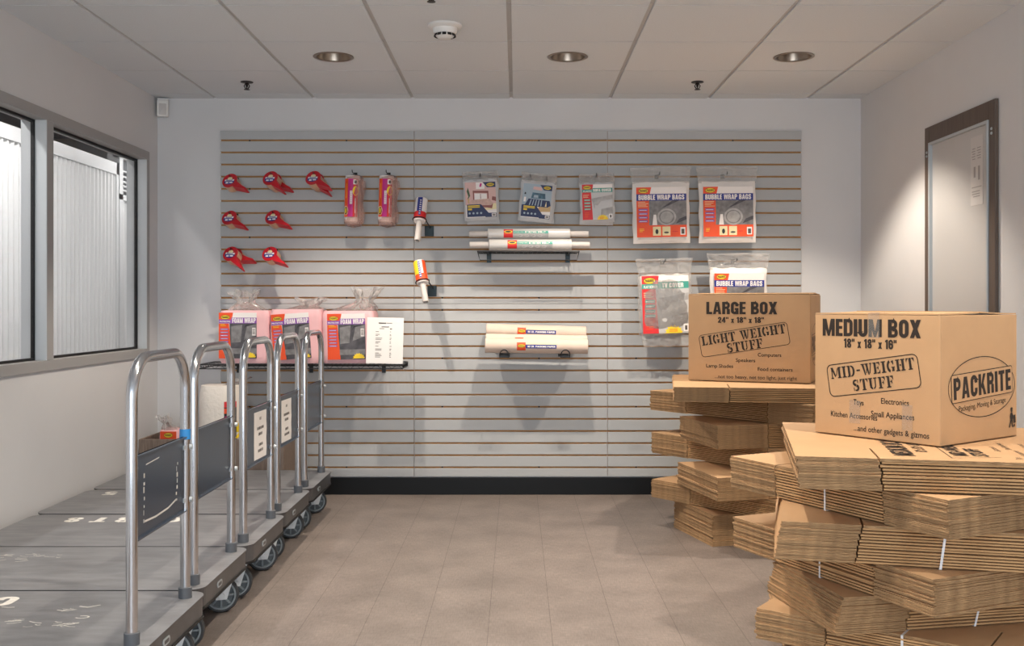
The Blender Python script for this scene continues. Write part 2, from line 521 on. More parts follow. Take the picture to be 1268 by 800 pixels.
BLK = {
 'A': (5.8, [('p', [(0,0),(2,0),(3.1,8.2),(3.1,10),(1.7,10)]), ('p', [(5.8,0),(3.8,0),(2.7,8.2),(2.7,10),(4.1,10)]), R_(1.6,1.9,4.2,3.5)]),
 'B': (5.4, [R_(0,0,2.1,10), _bw(4.5,10,5.1), _bw(0,5.5,5.4)]), 'C': (5.3, [S_(_C, 2.05)]), 'D': (5.4, [R_(0,0,2.1,10), _bw(0,10,5.4,1.9)]),
 'E': (4.2, [R_(0,0,2.1,10), R_(1,0,4.2,1.8), R_(1,4.2,4,5.9), R_(1,8.2,4.2,10)]), 'F': (4.1, [R_(0,0,2.1,10), R_(1,4,3.9,5.7), R_(1,8.2,4.1,10)]),
 'G': (5.4, [S_(_C, 2.05), R_(3.25,0,5.3,4.6), R_(2.7,3.4,5.3,5)]), 'I': (2.2, [R_(0,0,2.2,10)]), 'L': (4.1, [R_(0,0,2.1,10), R_(1,0,4.1,1.8)]),
 'H': (5.4, [R_(0,0,2.1,10), R_(3.3,0,5.4,10), R_(1,4.2,4,5.9)]),
 'K': (5.8, [R_(0,0,2.1,10), ('p', [(1.9,4.2),(3.6,10),(5.7,10),(2.7,2.6)]), ('p', [(2.2,5.4),(3.5,6.6),(5.9,0),(3.8,0)])]),
 'M': (7.4, [R_(0,0,1.9,10), R_(5.5,0,7.4,10), ('p', [(0,10),(2.4,10),(4.3,0),(3.1,0)]), ('p', [(7.4,10),(5,10),(3.1,0),(4.3,0)])]),
 'N': (5.5, [R_(0,0,1.9,10), R_(3.6,0,5.5,10), ('p', [(0,10),(1.9,10),(5.5,0),(3.6,0)])]),
 'O': (5.3, [S_(arc(2.65,7.3,1.6,1.75,0,180,8)+arc(2.65,2.7,1.6,1.75,180,360,8)+[(4.25,7.3),(4.24,7.5)], 2.05)]),
 'P': (5.2, [R_(0,0,2.1,10), _bw(4,10,5.2)]), 'R': (5.4, [R_(0,0,2.1,10), _bw(4.4,10,5.3), R_(3.2,0,5.3,4.2), R_(2,4.2,4.6,5.6)]), 'S': (5.3, [S_(_S, 2.0)]),
 'T': (4.8, [R_(1.35,0,3.45,10), R_(0,8.2,4.8,10)]), 'U': (5.3, [S_([(1.05,10),(1.05,2.7)]+arc(2.65,2.7,1.6,1.75,180,360,8)+[(4.25,10)], 2.05)]),
 'V': (5.6, [('p', [(0,10),(2.1,10),(3.4,1.6),(3.4,0),(1.7,0)]), ('p', [(5.6,10),(3.5,10),(2.2,1.6),(2.2,0),(3.9,0)])]),
 'W': (8, [('p', [(0,10),(2,10),(2.9,0),(1.1,0)]), ('p', [(3.1,10),(4.6,10),(2.9,0),(1.6,0)]), ('p', [(3.4,10),(4.9,10),(6.4,0),(5.1,0)]), ('p', [(8,10),(6,10),(5.1,0),(6.9,0)])]),
 'X': (5.8, [('p', [(0,10),(2.2,10),(5.8,0),(3.6,0)]), ('p', [(5.8,10),(3.6,10),(0,0),(2.2,0)])]),
 'x': (4.6, [('p', [(0,7),(1.9,7),(4.6,0),(2.7,0)]), ('p', [(4.6,7),(2.7,7),(0,0),(1.9,0)])]),
 '1': (3.4, [R_(1.2,0,3.3,10), ('p', [(0,7),(1.4,7.4),(2,10),(1.4,10),(0,8.6)])]),
 '2': (5.1, [S_([(1.05,6.4),(1.05,7.4)]+arc(2.6,7.5,1.5,1.6,180,0,8)+[(4.05,6.4),(1.3,1.6)], 2), R_(0,0,5,1.8)]),
 '4': (5.4, [R_(2.7,0,4.7,10), R_(0,2,5.4,3.6), ('p', [(0,3.2),(1.8,3.2),(3.9,10),(2.5,10)])]),
 '6': (5.3, [S_([(4.2,6.9),(4.2,7.5)]+arc(2.65,7.4,1.6,1.7,0,180,8)+[(1.05,2.7)]+arc(2.65,2.5,1.6,1.6,180,360,8)+arc(2.65,4.2,1.6,1.2,0,120,5), 2)]),
 '8': (5.3, [S_(arc(2.65,7.4,1.5,1.65,-90,270,14), 2), S_(arc(2.65,2.7,1.65,1.75,-90,270,14), 2)]),
 '"': (3.4, [R_(0,6.6,1.4,10), R_(2,6.6,3.4,10)]), ' ': (2.4, []), '.': (2, [R_(0,0,1.9,1.9)]), '0': (5.3, []), '-': (3, [R_(.2,3.6,2.8,5.2)]),
}
BLK['0'] = BLK['O']
def block(ar, st, cx, cz, h, mat, w, rot=0, l=2, gap=.55, outline=None):
    tot = sum(BLK[c][0]+gap for c in st)-gap
    kx = w/tot; ky = h/10; x = 0; c_, q = math.cos(rot), math.sin(rot)
    def put(vs, fs, m, l):
        out = []
        for a, b in vs:
            a = (a-tot/2)*kx; b = (b-5)*ky
            out.append((cx+a*c_-b*q, cz+a*q+b*c_))
        ar.items.append((out, fs, m, l))
    for ch in st:
        adv, shp = BLK[ch]
        if outline:
            for e, m, ll in ((1.45, outline[0], l), (1.12, outline[1], l+1)):
                p = rrect(x-e, -e*kx/ky*1.0, x+adv+e, 10+e*kx/ky, .8*e, 4)
                put(p, [list(range(len(p)))], m, ll)
        for sh in shp:
            if sh[0] == 'p': vs, fs = sh[1], [list(range(len(sh[1])))]
            else: vs, fs = strokes_quads(sh[1], sh[2])
            put([(a+x, b) for a, b in vs], fs, mat, l+2 if outline else l)
        x += adv+gap

# ================================================================ ROOM
XL, XR, YB, YF, H = -2.235, 2.14, 6.34, -2.4, 2.462
mb = MB(); mb.box(XL, XR, YF, YB, -.1, 0, 'woven_vinyl_plank'); struct('floor', mb)
mb = MB(); mb.box(XL-.11, XR+.1, YB, YB+.1, -.1, 2.6, 'painted_wall'); struct('wall_back', mb)
mb = MB(); mb.box(XR, XR+.1, YF-.1, YB, -.1, 2.6, 'painted_wall'); struct('wall_right', mb)
WY0, WY1, WZ0, WZ1 = 3.52, 6.17, .865, 2.103
mb = MB()
mb.box(XL-.11, XL, YF-.1, YB, -.1, WZ0, 'painted_wall')
mb.box(XL-.11, XL, YF-.1, YB, WZ1, 2.6, 'painted_wall')
mb.box(XL-.11, XL, YF-.1, WY0, WZ0, WZ1, 'painted_wall')
mb.box(XL-.11, XL, WY1, YB, WZ0, WZ1, 'painted_wall')
struct('wall_left', mb)
mb = MB()   # unseen wall behind the camera, big opening added to let in fill daylight
mb.box(XL, XR, YF-.1, YF, -.1, .25, 'painted_wall')
mb.box(XL, XR, YF-.1, YF, 2.35, 2.6, 'painted_wall')
mb.box(XL, -1.75, YF-.1, YF, .25, 2.35, 'painted_wall')
mb.box(1.75, XR, YF-.1, YF, .25, 2.35, 'painted_wall')
struct('wall_front', mb)
# ceiling: tegular tiles hung just below a recessed grid
DL = [(-.948, 5.27), (.263, 5.27), (1.432, 5.27), (-.948, 2.83), (.263, 2.83), (1.432, 2.83), (-.948, .39), (.263, .39), (1.432, .39)]
mb = MB()
xs = [-.035+.6125*k for k in range(-4, 5)]
ys = [6.197-.61*k for k in range(-1, 16)]
g = .011
gx = [XL]+[x for x in xs if XL+.05 < x < XR-.05]+[XR]
gy = [YF]+sorted([y for y in ys if YF+.03 < y < YB-.03])+[YB]
for i in range(len(gx)-1):
    for j in range(len(gy)-1):
        x0 = gx[i]+(g if i else 0); x1 = gx[i+1]-(g if i < len(gx)-2 else 0)
        y0 = gy[j]+(.005 if j else 0); y1 = gy[j+1]-(.005 if j < len(gy)-2 else 0)
        hole = [d for d in DL if x0 < d[0] < x1 and y0 < d[1] < y1]
        if not hole:
            mb.box(x0, x1, y0, y1, H, H+.012, 'ceiling_tile')
        else:
            cx, cy = hole[0]; n = 32; r = .094
            c = []; q = []
            for k in range(n):
                a = 2*PI*(k+.5)/n; dx, dy = math.cos(a), math.sin(a)
                c.append((cx+r*dx, cy+r*dy))
                t = min(((x1-cx) if dx > 0 else (x0-cx))/dx, ((y1-cy) if dy > 0 else (y0-cy))/dy)
                q.append((cx+t*dx, cy+t*dy))
            vs = [(*p, H) for p in c]+[(*p, H) for p in q]
            fs = [(k, (k+1) % n, n+(k+1) % n, n+k) for k in range(n)]
            mb.add(vs, fs, 'ceiling_tile')
            for (ax, ay) in ((x0, y0), (x1, y0), (x1, y1), (x0, y1)):
                kk = sorted(range(n), key=lambda k: (q[k][0]-ax)**2+(q[k][1]-ay)**2)[:2]
                mb.add([(ax, ay, H), (*q[kk[0]], H), (*q[kk[1]], H)], [(0, 1, 2)], 'ceiling_tile')
            for (ax, ay, bx, by) in ((x0, y0, x1, y0), (x1, y0, x1, y1), (x1, y1, x0, y1), (x0, y1, x0, y0)):
                mb.add([(ax, ay, H), (bx, by, H), (bx, by, H+.012), (ax, ay, H+.012)], [(0, 1, 2, 3)], 'ceiling_tile')
for i in range(len(gx)-1):
    for j in range(len(gy)-1):
        pass
for x in gx[1:-1]: mb.box(x-.02, x+.02, YF, YB, H+.008, H+.012, 'ceiling_grid')
for y in gy[1:-1]: mb.box(XL, XR, y-.012, y+.012, H+.006, H+.0105, 'ceiling_grid')
struct('ceiling', mb)
mb = MB(); mb.box(XL-.1, XR+.1, YF-.1, YB+.1, 2.66, 2.7, 'corridor_dark'); struct('ceiling_deck', mb)
mb = MB(); mb.box(XL+.001, XR-.001, YB-.016, YB-.001, 0, .106, 'black_base'); struct('baseboard_back', mb, bevel=.003)

# window between this room and the storage corridor
win = bpy.data.objects.new('window_1', None); COL.objects.link(win); win['kind'] = 'structure'
win.location = (XL, WY0, WZ0)
Lw, Hw = WY1-WY0, WZ1-WZ0
fw = .05; d0, d1 = .012, -.112
mid = 4.858-WY0
mb = MB()
mb.box(d1, d0, 0, Lw, 0, fw, 'window_alu'); mb.box(d1, d0, 0, Lw, Hw-fw, Hw, 'window_alu')
mb.box(d1, d0, 0, fw, fw, Hw-fw, 'window_alu'); mb.box(d1, d0, Lw-fw*.8, Lw, fw, Hw-fw, 'window_alu')
mb.box(d1, d0, mid-.033, mid+.033, fw, Hw-fw, 'window_alu')
mb.build('window_frame', win, bevel=.002)
for a, b in ((fw, fw+.004), (mid-.037, mid-.033), (mid+.033, mid+.037), (Lw-fw*.8-.004, Lw-fw*.8)):
    mb = MB(); mb.box(d1+.001, .010, a, b, fw, Hw-fw, 'window_jamb'); mb.build('jamb_lining', win)
for a, b in ((fw, mid-.033), (mid+.033, Lw-fw*.8)):
    mb = MB(); k = .012
    for y0, y1, z0, z1 in ((a, a+k, fw, Hw-fw), (b-k, b, fw, Hw-fw), (a, b, fw, fw+k), (a, b, Hw-fw-k, Hw-fw)):
        mb.box(-.062, -.044, y0, y1, z0, z1, 'black_gasket')
    mb.build('gasket', win)
    mb = MB(); mb.box(-.056, -.050, a+.006, b-.006, fw+.006, Hw-fw-.006, 'window_glass'); mb.build('pane', win)

# corridor beyond the window
mb = MB(); mb.box(-6, XL-.11, -2, 13, -.1, 0, 'corridor_floor'); struct('floor_corridor', mb)
mb = MB(); mb.box(-6, XL-.11, -2, 13, 3.3, 3.4, 'corridor_dark'); struct('ceiling_corridor', mb)
mb = MB(); mb.box(-6, XL-.11, 13, 13.1, 0, 3.4, 'painted_wall'); mb.box(-6, XL-.11, -2.1, -2, 0, 3.4, 'painted_wall')
mb.box(XL-.13, XL-.111, -2, WY0-.1, 0, 3.4, 'painted_wall'); mb.box(XL-.13, XL-.111, YB+.1, 13, 0, 3.4, 'painted_wall')
mb.box(XL-.13, XL-.111, WY0-.1, YB+.1, 2.6, 3.4, 'painted_wall')
mb.box(-6.1, -6, -2, 13, 0, 3.4, 'painted_wall')
struct('wall_corridor', mb)
XS = -3.62
def ribs(mb, x, y0, y1, z0, z1, mat, pitch=.078, dep=.022):
    pts = []; y = y0
    while y < y1-.001:
        for dy, dx in ((0, 0), (.022, 0), (.032, -dep), (.068, -dep)):
            if y+dy < y1: pts.append((x+dx, y+dy))
        y += pitch
    pts.append((x, y1))
    vs = [(a, b, z0) for a, b in pts]+[(a, b, z1) for a, b in pts]; n = len(pts)
    mb.add(vs, [(i, i+1, n+i+1, n+i) for i in range(n-1)], mat)
mb = MB()
ribs(mb, XS, 1.0, 9.20, 0, 2.36, 'storage_steel')
mb.box(XS-.03, XS+.012, 1.0, 9.24, 2.355, 2.46, 'storage_trim')
mb.box(XS-.06, XS+.012, 9.19, 9.24, 0, 2.46, 'storage_trim')
mb.box(XS-2.2, XS-.03, 9.21, 9.24, 0, 2.46, 'storage_steel')
struct('wall_storage_unit', mb)
mb = MB()
ribs(mb, XS+.0, 9.30, 12.9, 0, 2.14, 'storage_steel')
mb.box(XS-.1, XS-.05, 9.26, 13, 0, 2.6, 'storage_trim')
mb.box(XS-.05, XS+.012, 9.26, 12.95, 2.14, 2.19, 'storage_trim'); mb.box(XS-.05, XS+.012, 9.26, 12.95, 2.52, 2.60, 'storage_trim')
mb.box(XS-.05, XS+.012, 9.26, 9.34, 0, 2.55, 'storage_trim')
mb.box(XS-.04, XS-.02, 9.34, 12.95, 2.19, 2.52, 'louvre_dark')
for z in (2.225, 2.265, 2.305, 2.35, 2.40): mb.box(XS-.03, XS+.008, 9.34, 12.95, z, z+.014, 'storage_trim')
struct('wall_louvre', mb)
mb = MB(); mb.tube([(-4.3, 4.2, 2.98), (-4.3, 12.8, 2.98)], .17, 'duct_metal', 20)
for k in range(9): mb.tube([(-4.3, 4.6+k, 2.98), (-4.3, 4.66+k, 2.98)], .178, 'duct_metal', 20)
tag(mb.build('air_duct'), 'round metal air duct running above the white storage units beyond the window', 'duct')
for k, yy in enumerate((4.2, 6.6, 9.6)):
    lt = thing('strip_light', 'fluorescent strip light in the corridor ceiling beyond the window', 'ceiling light', (-2.95, yy, 2.86), group='corridor strip lights')
    m2 = MB(); m2.box(-.07, .07, -.62, .62, 0, .06, 'white_plastic')
    m2.box(-.01, .01, -.4, -.38, .06, .44, 'zinc'); m2.box(-.01, .01, .38, .4, .06, .44, 'zinc'); m2.build('housing', lt)
    m2 = MB(); m2.tube([(0, -.6, -.02), (0, .6, -.02)], .018, 'tube_glow', 12); m2.build('tube', lt)
    light('strip_light_glow', 'AREA', (0, 0, -.05), CORR_W, (1, .97, .93), lt, shape='RECTANGLE', size=.14, size_y=1.2)

# ================================================================ DOWNLIGHTS, DETECTORS, SPRINKLERS
side = {-.948: 'left', .263: 'middle', 1.432: 'right'}
for (x, y) in DL:
    row = {5.27: 'row nearest the slatted wall', 2.83: 'second row from the slatted wall', .39: 'third row from the slatted wall'}[y]
    t = thing('downlight', f'round recessed downlight with silver reflector, {side[x]} one in the {row}', 'ceiling light', (x, y, H), group='recessed downlights')
    m2 = MB(); m2.lathe([(.088, .0), (.104, -.001), (.105, -.004), (.098, -.006), (.088, -.003)], 'brushed_reflector', 36, closed=True); m2.build('trim_ring', t)
    m2 = MB(); m2.lathe([(.0895, -.003), (.086, .02), (.076, .06), (.06, .1), (.045, .125)], 'brushed_reflector', 36); m2.build('reflector', t)
    m2 = MB(); m2.lathe([(.052, .125), (.05, .12), (.03, .115), (.0005, .113)], 'white_plastic', 24); m2.build('lamp', t)
    light('downlight_beam', 'SPOT', (0, 0, .006), DOWN_W, DOWN_COL, t, spot_size=math.radians(DOWN_ANGLE), spot_blend=.42, shadow_soft_size=.02)
t = thing('smoke_detector', 'white round smoke detector on the ceiling tile left of the middle grid line', 'smoke detector', (-.33, 4.677, H))
m2 = MB(); m2.lathe([(.0005, 0), (.078, 0), (.079, -.008), (.072, -.014), (.058, -.018), (.0565, -.03), (.05, -.042)], 'white_plastic', 32); m2.build('base', t)
m2 = MB(); m2.lathe([(.05, -.042), (.046, -.043), (.04, -.054), (.03, -.061), (.0005, -.064)], 'white_plastic', 32)
m2.build('sensor_cap', t)
m2 = MB()
for k in range(12):
    a = 2*PI*k/12
    m2.box(-.009, .009, -.002, .002, -.0065, .0065, 'black_gasket', Matrix.Translation((.0465*math.cos(a), .0465*math.sin(a), -.048)) @ Matrix.Rotation(a+PI/2, 4, 'Z') @ Matrix.Rotation(math.radians(-25), 4, 'X'))
m2.build('sensor_slots', t)
def sprinkler(x, y, label):
    t = thing('sprinkler_head', label, 'sprinkler', (x, y, H))
    m2 = MB(); m2.lathe([(.0005, 0), (.036, 0), (.036, -.003), (.016, -.006), (.0005, -.006)], 'sprinkler_brass', 20); m2.build('escutcheon', t)
    m2 = MB(); m2.lathe([(.0005, -.004), (.011, -.004), (.011, -.014), (.007, -.016), (.007, -.028), (.0005, -.028)], 'sprinkler_brass', 12)
    for s in (-1, 1): m2.tube([(s*.009, 0, -.012), (s*.016, 0, -.024), (s*.006, 0, -.04), (0, 0, -.043)], .003, 'sprinkler_brass', 6)
    m2.tube([(0, 0, -.027), (0, 0, -.044)], .0035, 'sprinkler_brass', 6); m2.build('frame_arms', t)
    m2 = MB(); m2.lathe([(.0005, -.043), (.017, -.043), (.018, -.045), (.0005, -.046)], 'sprinkler_brass', 12); m2.build('deflector', t)
sprinkler(-1.555, 5.87, 'dark sprinkler head on the ceiling above the red tape dispensers')
sprinkler(1.04, 5.87, 'dark sprinkler head on the ceiling above the bubble bags on the right')
sprinkler(-.35, 4.17, 'sprinkler head at the top edge just beyond the smoke detector, over the middle')
t = thing('motion_sensor', 'small white motion sensor high in the left back corner under the ceiling', 'sensor', (-2.19, 6.30, 2.395), (0, 0, math.radians(20)))
m2 = MB(); m2.box(-.034, .034, -.02, .02, -.055, .05, 'white_plastic'); m2.build('housing', t, bevel=.008)
m2 = MB(); m2.grid(lambda u, v: (-.022+.044*u, -.021-.008*math.sin(PI*u)*math.sin(PI*min(1, v*1.2)), -.045+.07*v), 6, 6, 'stretch_film'); m2.build('lens', t)
m2 = MB(); m2.box(-.03, .036, -.015, .03, .05, .058, 'white_plastic'); m2.build('bracket', t)

# ================================================================ WALNUT-FRAMED BOARD ON THE RIGHT WALL
t = thing('framed_board', 'tall white display board in a dark walnut frame on the right wall', 'board', (XR, 4.9135, 0))
def on_right(mb, y0, y1, z0, z1, dep, mat, d0=0): mb.box(-dep, -d0, y0, y1, z0, z1, mat)
m2 = MB(); y0, y1, z0, z1 = -.3895, .3895, .62, 2.095
for a in ((y0, y0+.06, z0, z1), (y1-.06, y1, z0, z1), (y0+.06, y1-.06, z1-.085, z1), (y0+.06, y1-.06, z0, z0+.085)): on_right(m2, *a, .018, 'walnut', .001)
m2.build('wood_frame', t, bevel=.002)
m2 = MB(); on_right(m2, y0+.055, y1-.055, z0+.08, z1-.08, .008, 'board_white', .001); m2.build('white_panel', t)
m2 = MB(); k = .014
a0, a1, b0, b1 = y0+.06, y1-.06, z0+.085, z1-.085
for a in ((a0, a0+k, b0, b1), (a1-k, a1, b0, b1), (a0+k, a1-k, b1-k, b1), (a0+k, a1-k, b0, b0+k)): on_right(m2, *a, .025, 'zinc', .002)
m2.build('aluminium_trim', t, bevel=.001)
for yy in (y0+.03, y1-.03):
    for zz in (z1-.13, z1-.15):
        m2 = MB(); m2.lathe([(.0005, .004), (.006, .004), (.007, 0)], 'zinc', 10, Matrix.Translation((-.018, yy, zz)) @ Matrix.Rotation(-PI/2, 4, 'Y')); m2.build('screw', t)
nt_ = thing('notice_sheet', 'pale printed notice stuck in the upper corner of the framed board', 'notice', (XR-.0085, 4.722, 1.80))
m2 = MB(); m2.box(-.001, 0, -.062, .062, -.16, .16, 'notice_paper'); m2.build('paper', nt_)
ar = Art()
ar.lines(-.045, .0, .05, .11, 5, 'notice_ink').lines(.012, .05, .05, .11, 5, 'notice_ink').rect(-.05, -.078, .05, -.074, 'notice_ink').lines(-.035, .05, -.125, -.09, 3, 'notice_ink').rect(-.035, -.045, -.015, .02, 'notice_ink').rect(.01, -.03, .03, .02, 'notice_ink')
ar.build('printing', nt_, fn=lambda u, w, d: (-.0012-d, u, w))

# ================================================================ SLATWALL
SY = 6.32                       # front face of the slats
def sx(x): return (x-640)/F*SY
def sz(y): return ZC-(y-378)/F*SY
t = thing('slatwall', 'wide grey slatted display wall with thin brown grooves on the back wall', 'slatwall', (sx(273), YB, .11))
grooves = [203.8+15.0*k for k in range(-2, 26)]
def slat_panel(x0, x1, ytop, ybot):
    m2 = MB()
    X0, X1 = sx(x0)-sx(273), sx(x1)-sx(273)
    Z0, Z1 = sz(ybot)-.11, sz(ytop)-.11
    f = SY-YB
    m2.box(X0, X1, -.006, -.0005, Z0, Z1, 'slat_groove')
    gs = [sz(q)-.11 for q in grooves if ytop+3 < q < ybot-3]
    edges = [Z1]+gs+[Z0]; hw = .0052
    for i in range(len(edges)-1):
        top = edges[i]-(hw if i else 0); bot = edges[i+1]+(hw if i < len(edges)-2 else 0)
        b = .0012
        prof = [(f, bot+b), (f+b, bot), (-.006, bot), (-.006, top), (f+b, top), (f, top-b)]
        vs = [(X0, y, z) for y, z in prof]+[(X1, y, z) for y, z in prof]; n = len(prof)
        for q in range(n):
            mat = 'slat_groove' if q in (1, 2, 3) else 'slat_laminate'
            m2.add([vs[q], vs[(q+1) % n], vs[n+(q+1) % n], vs[n+q]], [(0, 1, 2, 3)], mat)
        m2.add([(X0, y, z) for y, z in prof], [list(range(n))], 'slat_groove')
        m2.add([(X1, y, z) for y, z in prof], [list(range(n))], 'slat_groove')
    m2.build('slat_panel', t)
for a, b in ((273, 512.6), (513.2, 751.8), (752.4, 992.5)):
    slat_panel(a, b, 162, 375.9); slat_panel(a, b, 376.4, 590)
for x in (308.5, 428.6, 547.5, 667.5, 788, 908):
    for y in (173.8, 233.8, 293.8, 368.8, 383.8, 443.8, 503.8, 578.8):
        m2 = MB(); m2.lathe([(.0005, .004), (.004, .004), (.0055, .0)], 'black_gasket', 8, Matrix.Translation((sx(x)-sx(273), -.0065, sz(y)-.11)) @ Matrix.Rotation(PI/2, 4, 'X')); m2.build('panel_screw', t)

# ================================================================ PLATFORM CARTS
DH = .228
def wheel_parts(parent, x, y, ang):
    """fixed/swivel caster: fork and wheel with tyre; wheel bottom on the floor"""
    ct = bpy.data.objects.new('caster', None); COL.objects.link(ct); ct.parent = parent; ct.location = (x, y, 0); ct.rotation_euler = (0, 0, ang)
    # ct becomes a mesh part: fork is the caster's own mesh
    bpy.data.objects.remove(ct)
    m2 = MB(); r = .0665
    for s in (-1, 1):
        m2.prism([(-.020, .052), (.020, .052), (.050, .150), (-.050, .150)], -.0015, .0015, 'fork_zinc', X=Matrix.Translation((0, s*.0235, 0)) @ Matrix.Rotation(PI/2, 4, 'X'))
        m2.lathe([(.0005, .006), (.011, .006), (.013, .0)], 'fork_zinc', 14, Matrix.Translation((0, s*.026, r)) @ Matrix.Rotation(-s*PI/2, 4, 'X'))
    m2.box(-.045, .045, -.03, .03, .148, .153, 'fork_zinc')
    fk = m2.build('caster', parent, (x, y, 0), (0, 0, ang))
    m2 = MB(); RX = Matrix.Translation((0, 0, r)) @ Matrix.Rotation(PI/2, 4, 'X')
    m2.lathe([(.054, -.018), (.062, -.018), (.0665, -.010), (.0668, 0), (.0665, .010), (.062, .018), (.054, .018)], 'rubber_tyre', 36, RX)
    m2.build('tyre', fk)
    m2 = MB()
    m2.lathe([(.0545, -.015), (.0545, -.0185), (.048, -.0185), (.046, -.008), (.046, .008), (.048, .0185), (.0545, .0185), (.0545, .015)], 'wheel_grey', 36, RX)
    m2.lathe([(.0005, -.02), (.017, -.02), (.019, -.015), (.019, .015), (.017, .02), (.0005, .02)], 'wheel_grey', 20, RX)
    m2.lathe([(.018, -.006), (.047, -.006), (.047, .006), (.018, .006)], 'wheel_web', 30, RX)
    for k in range(8):
        m2.box(.017, .048, -.0035, .0035, -.0155, .0155, 'wheel_grey', RX @ Matrix.Rotation(k*PI/4, 4, 'Z'))
    m2.build('wheel_hub', fk)
def arc_path(cx, cz, r, a0, a1, n=8): return [(0, cx+r*math.cos(math.radians(a0+(a1-a0)*i/n)), cz+r*math.sin(math.radians(a0+(a1-a0)*i/n))) for i in range(n+1)]
def cart(Yc, px_, label, turns, panel='plain', yaw=0, so=0):
    """origin on the floor under the middle of the hoop; deck runs to -X"""
    t = thing('platform_cart', label, 'cart', (px_, Yc, 0), (0, 0, yaw), 'grey platform carts along the left wall')
    L, W = 1.14, .606
    x1 = .052; x0 = x1-L
    out = rrect(x0, -W/2, x1, W/2, .055, 6)
    m2 = MB(); m2.prism(out, DH-.006, DH, 'deck_vinyl', 'deck_edge'); m2.build('deck_top', t)
    inn = rrect(x0+.004, -W/2+.004, x1-.004, W/2-.004, .052, 6)
    m2 = MB(); m2.prism(inn, DH-.072, DH-.006, 'deck_edge')
    lip = rrect(x0, -W/2, x1, W/2, .055, 6)
    m2.prism(lip, DH-.074, DH-.066, 'black_gasket', cap=True)
    m2.build('deck_frame', t)
    m2 = MB(); m2.prism(rrect(-.028, -.011, .028, .011, .0105, 6), 0, .0025, 'zinc', X=Matrix.Translation((x1-.004, -.09, DH-.036)) @ Matrix.Rotation(PI/2, 4, 'Z') @ Matrix.Rotation(PI/2, 4, 'X'))
    m2.prism(rrect(-.019, -.0055, .019, .0055, .005, 6), .0025, .003, 'deck_edge', X=Matrix.Translation((x1-.004, -.09, DH-.036)) @ Matrix.Rotation(PI/2, 4, 'Z') @ Matrix.Rotation(PI/2, 4, 'X'))
    m2.build('maker_plate', t)
    hp = .229; r = .115; top = 1.026
    path = [(0, -hp, DH-.01), (0, -hp, .5), (0, -hp, top-r)]+arc_path(-hp+r, top-r, r, 180, 90)[1:]+arc_path(hp-r, top-r, r, 90, 0)+[(0, hp, .5), (0, hp, DH-.01)]
    m2 = MB(); m2.tube(path, .0162, 'chrome', 18); m2.build('hoop_handle', t)
    for s in (-1, 1):
        m2 = MB(); m2.lathe([(.0165, DH), (.0215, DH), (.0215, DH+.034), (.0165, DH+.036)], 'collar_grey', 20, Matrix.Translation((0, s*hp, 0))); m2.build('post_collar', t)
    # dark sheet panel between the posts
    m2 = MB(); z0, z1 = .512, .752; e = hp-.017
    m2.box(-.003, .003, -e, e, z0, z1, 'panel_slate')
    m2.box(-.003, .012, -e, e, z1-.004, z1, 'panel_slate'); m2.box(-.003, .012, -e, e, z0, z0+.004, 'panel_slate')
    pn = m2.build('side_panel', t)
    for s in (-1, 1):
        for z in (z0+.035, z1-.035):
            m2 = MB()
            m2.box(-.006, .006, s*e-.012, s*e+.012, z-.007, z+.007, 'zinc')
            rb = .009 if s > 0 else .005
            m2.lathe([(.0005, rb), (rb*.8, rb), (rb, 0)], 'zinc', 8, Matrix.Translation((.0155 if s > 0 else .0035, s*hp*(1 if s > 0 else .91), z)) @ Matrix.Rotation(PI/2, 4, 'Y'))
            m2.build('bolt', pn)
    if panel == 'tape':
        ar = Art()
        rs = random.Random(3)
        for (a, b, c, d) in ((-.15, .55, -.15, .70), (.13, .56, .14, .69)):
            for k in range(7):
                f0 = k/7; f1 = f0+rs.uniform(.05, .13)
                x = a+(c-a)*f0+rs.uniform(-.004, .004)
                ar.rect(x, b+(d-b)*f0, x+rs.uniform(.003, .012), b+(d-b)*f1, 'scuff_white', 1)
        ar.line([(-.14, .553), (-.05, .549), (.06, .553), (.13, .565)], .006, 'scuff_white')
        ar.line([(-.13, .715), (-.02, .72)], .003, 'scuff_white')
        ar.build('tape_residue', pn, fn=lambda u, w, d: (.0032+d, u, w))
    if panel == 'sign':
        ar = Art().poly([(so+a, b) for a, b in ((-.105, .528), (.10, .524), (.107, .56), (.101, .6), (.108, .64), (.102, .68), (.104, .724), (-.105, .727))], 'paper_white', 1)
        for z, w_ in ((.695, .03), (.655, .11), (.63, .07), (.585, .05), (.56, .08)):
            x = so-w_/2
            while x < so+w_/2:
                e2 = x+random.uniform(.006, .02); ar.rect(x, z-.006, e2, z+.006, 'ink_dark' if w_ > .04 else 'ink_grey', 2); x = e2+.004
        ar.build('paper_sign', pn, fn=lambda u, w, d: (.0034+d, u, w))
    for (cx, cy, a) in ((-.035, -.215, turns[0]), (-.035, .215, turns[1]), (-.06-L+.17, -.215, turns[2]), (-.06-L+.17, .215, turns[2]+.4)):
        wheel_parts(t, cx, cy, a)
    return t
def deck_art(t, ar, name='stencilled_paint'):
    """paint lying on a deck; u runs to -X, w to -Y (read from the wall side)"""
    ar.build(name, t, fn=lambda u, w, d: (-u, -w, DH+d+.0003))

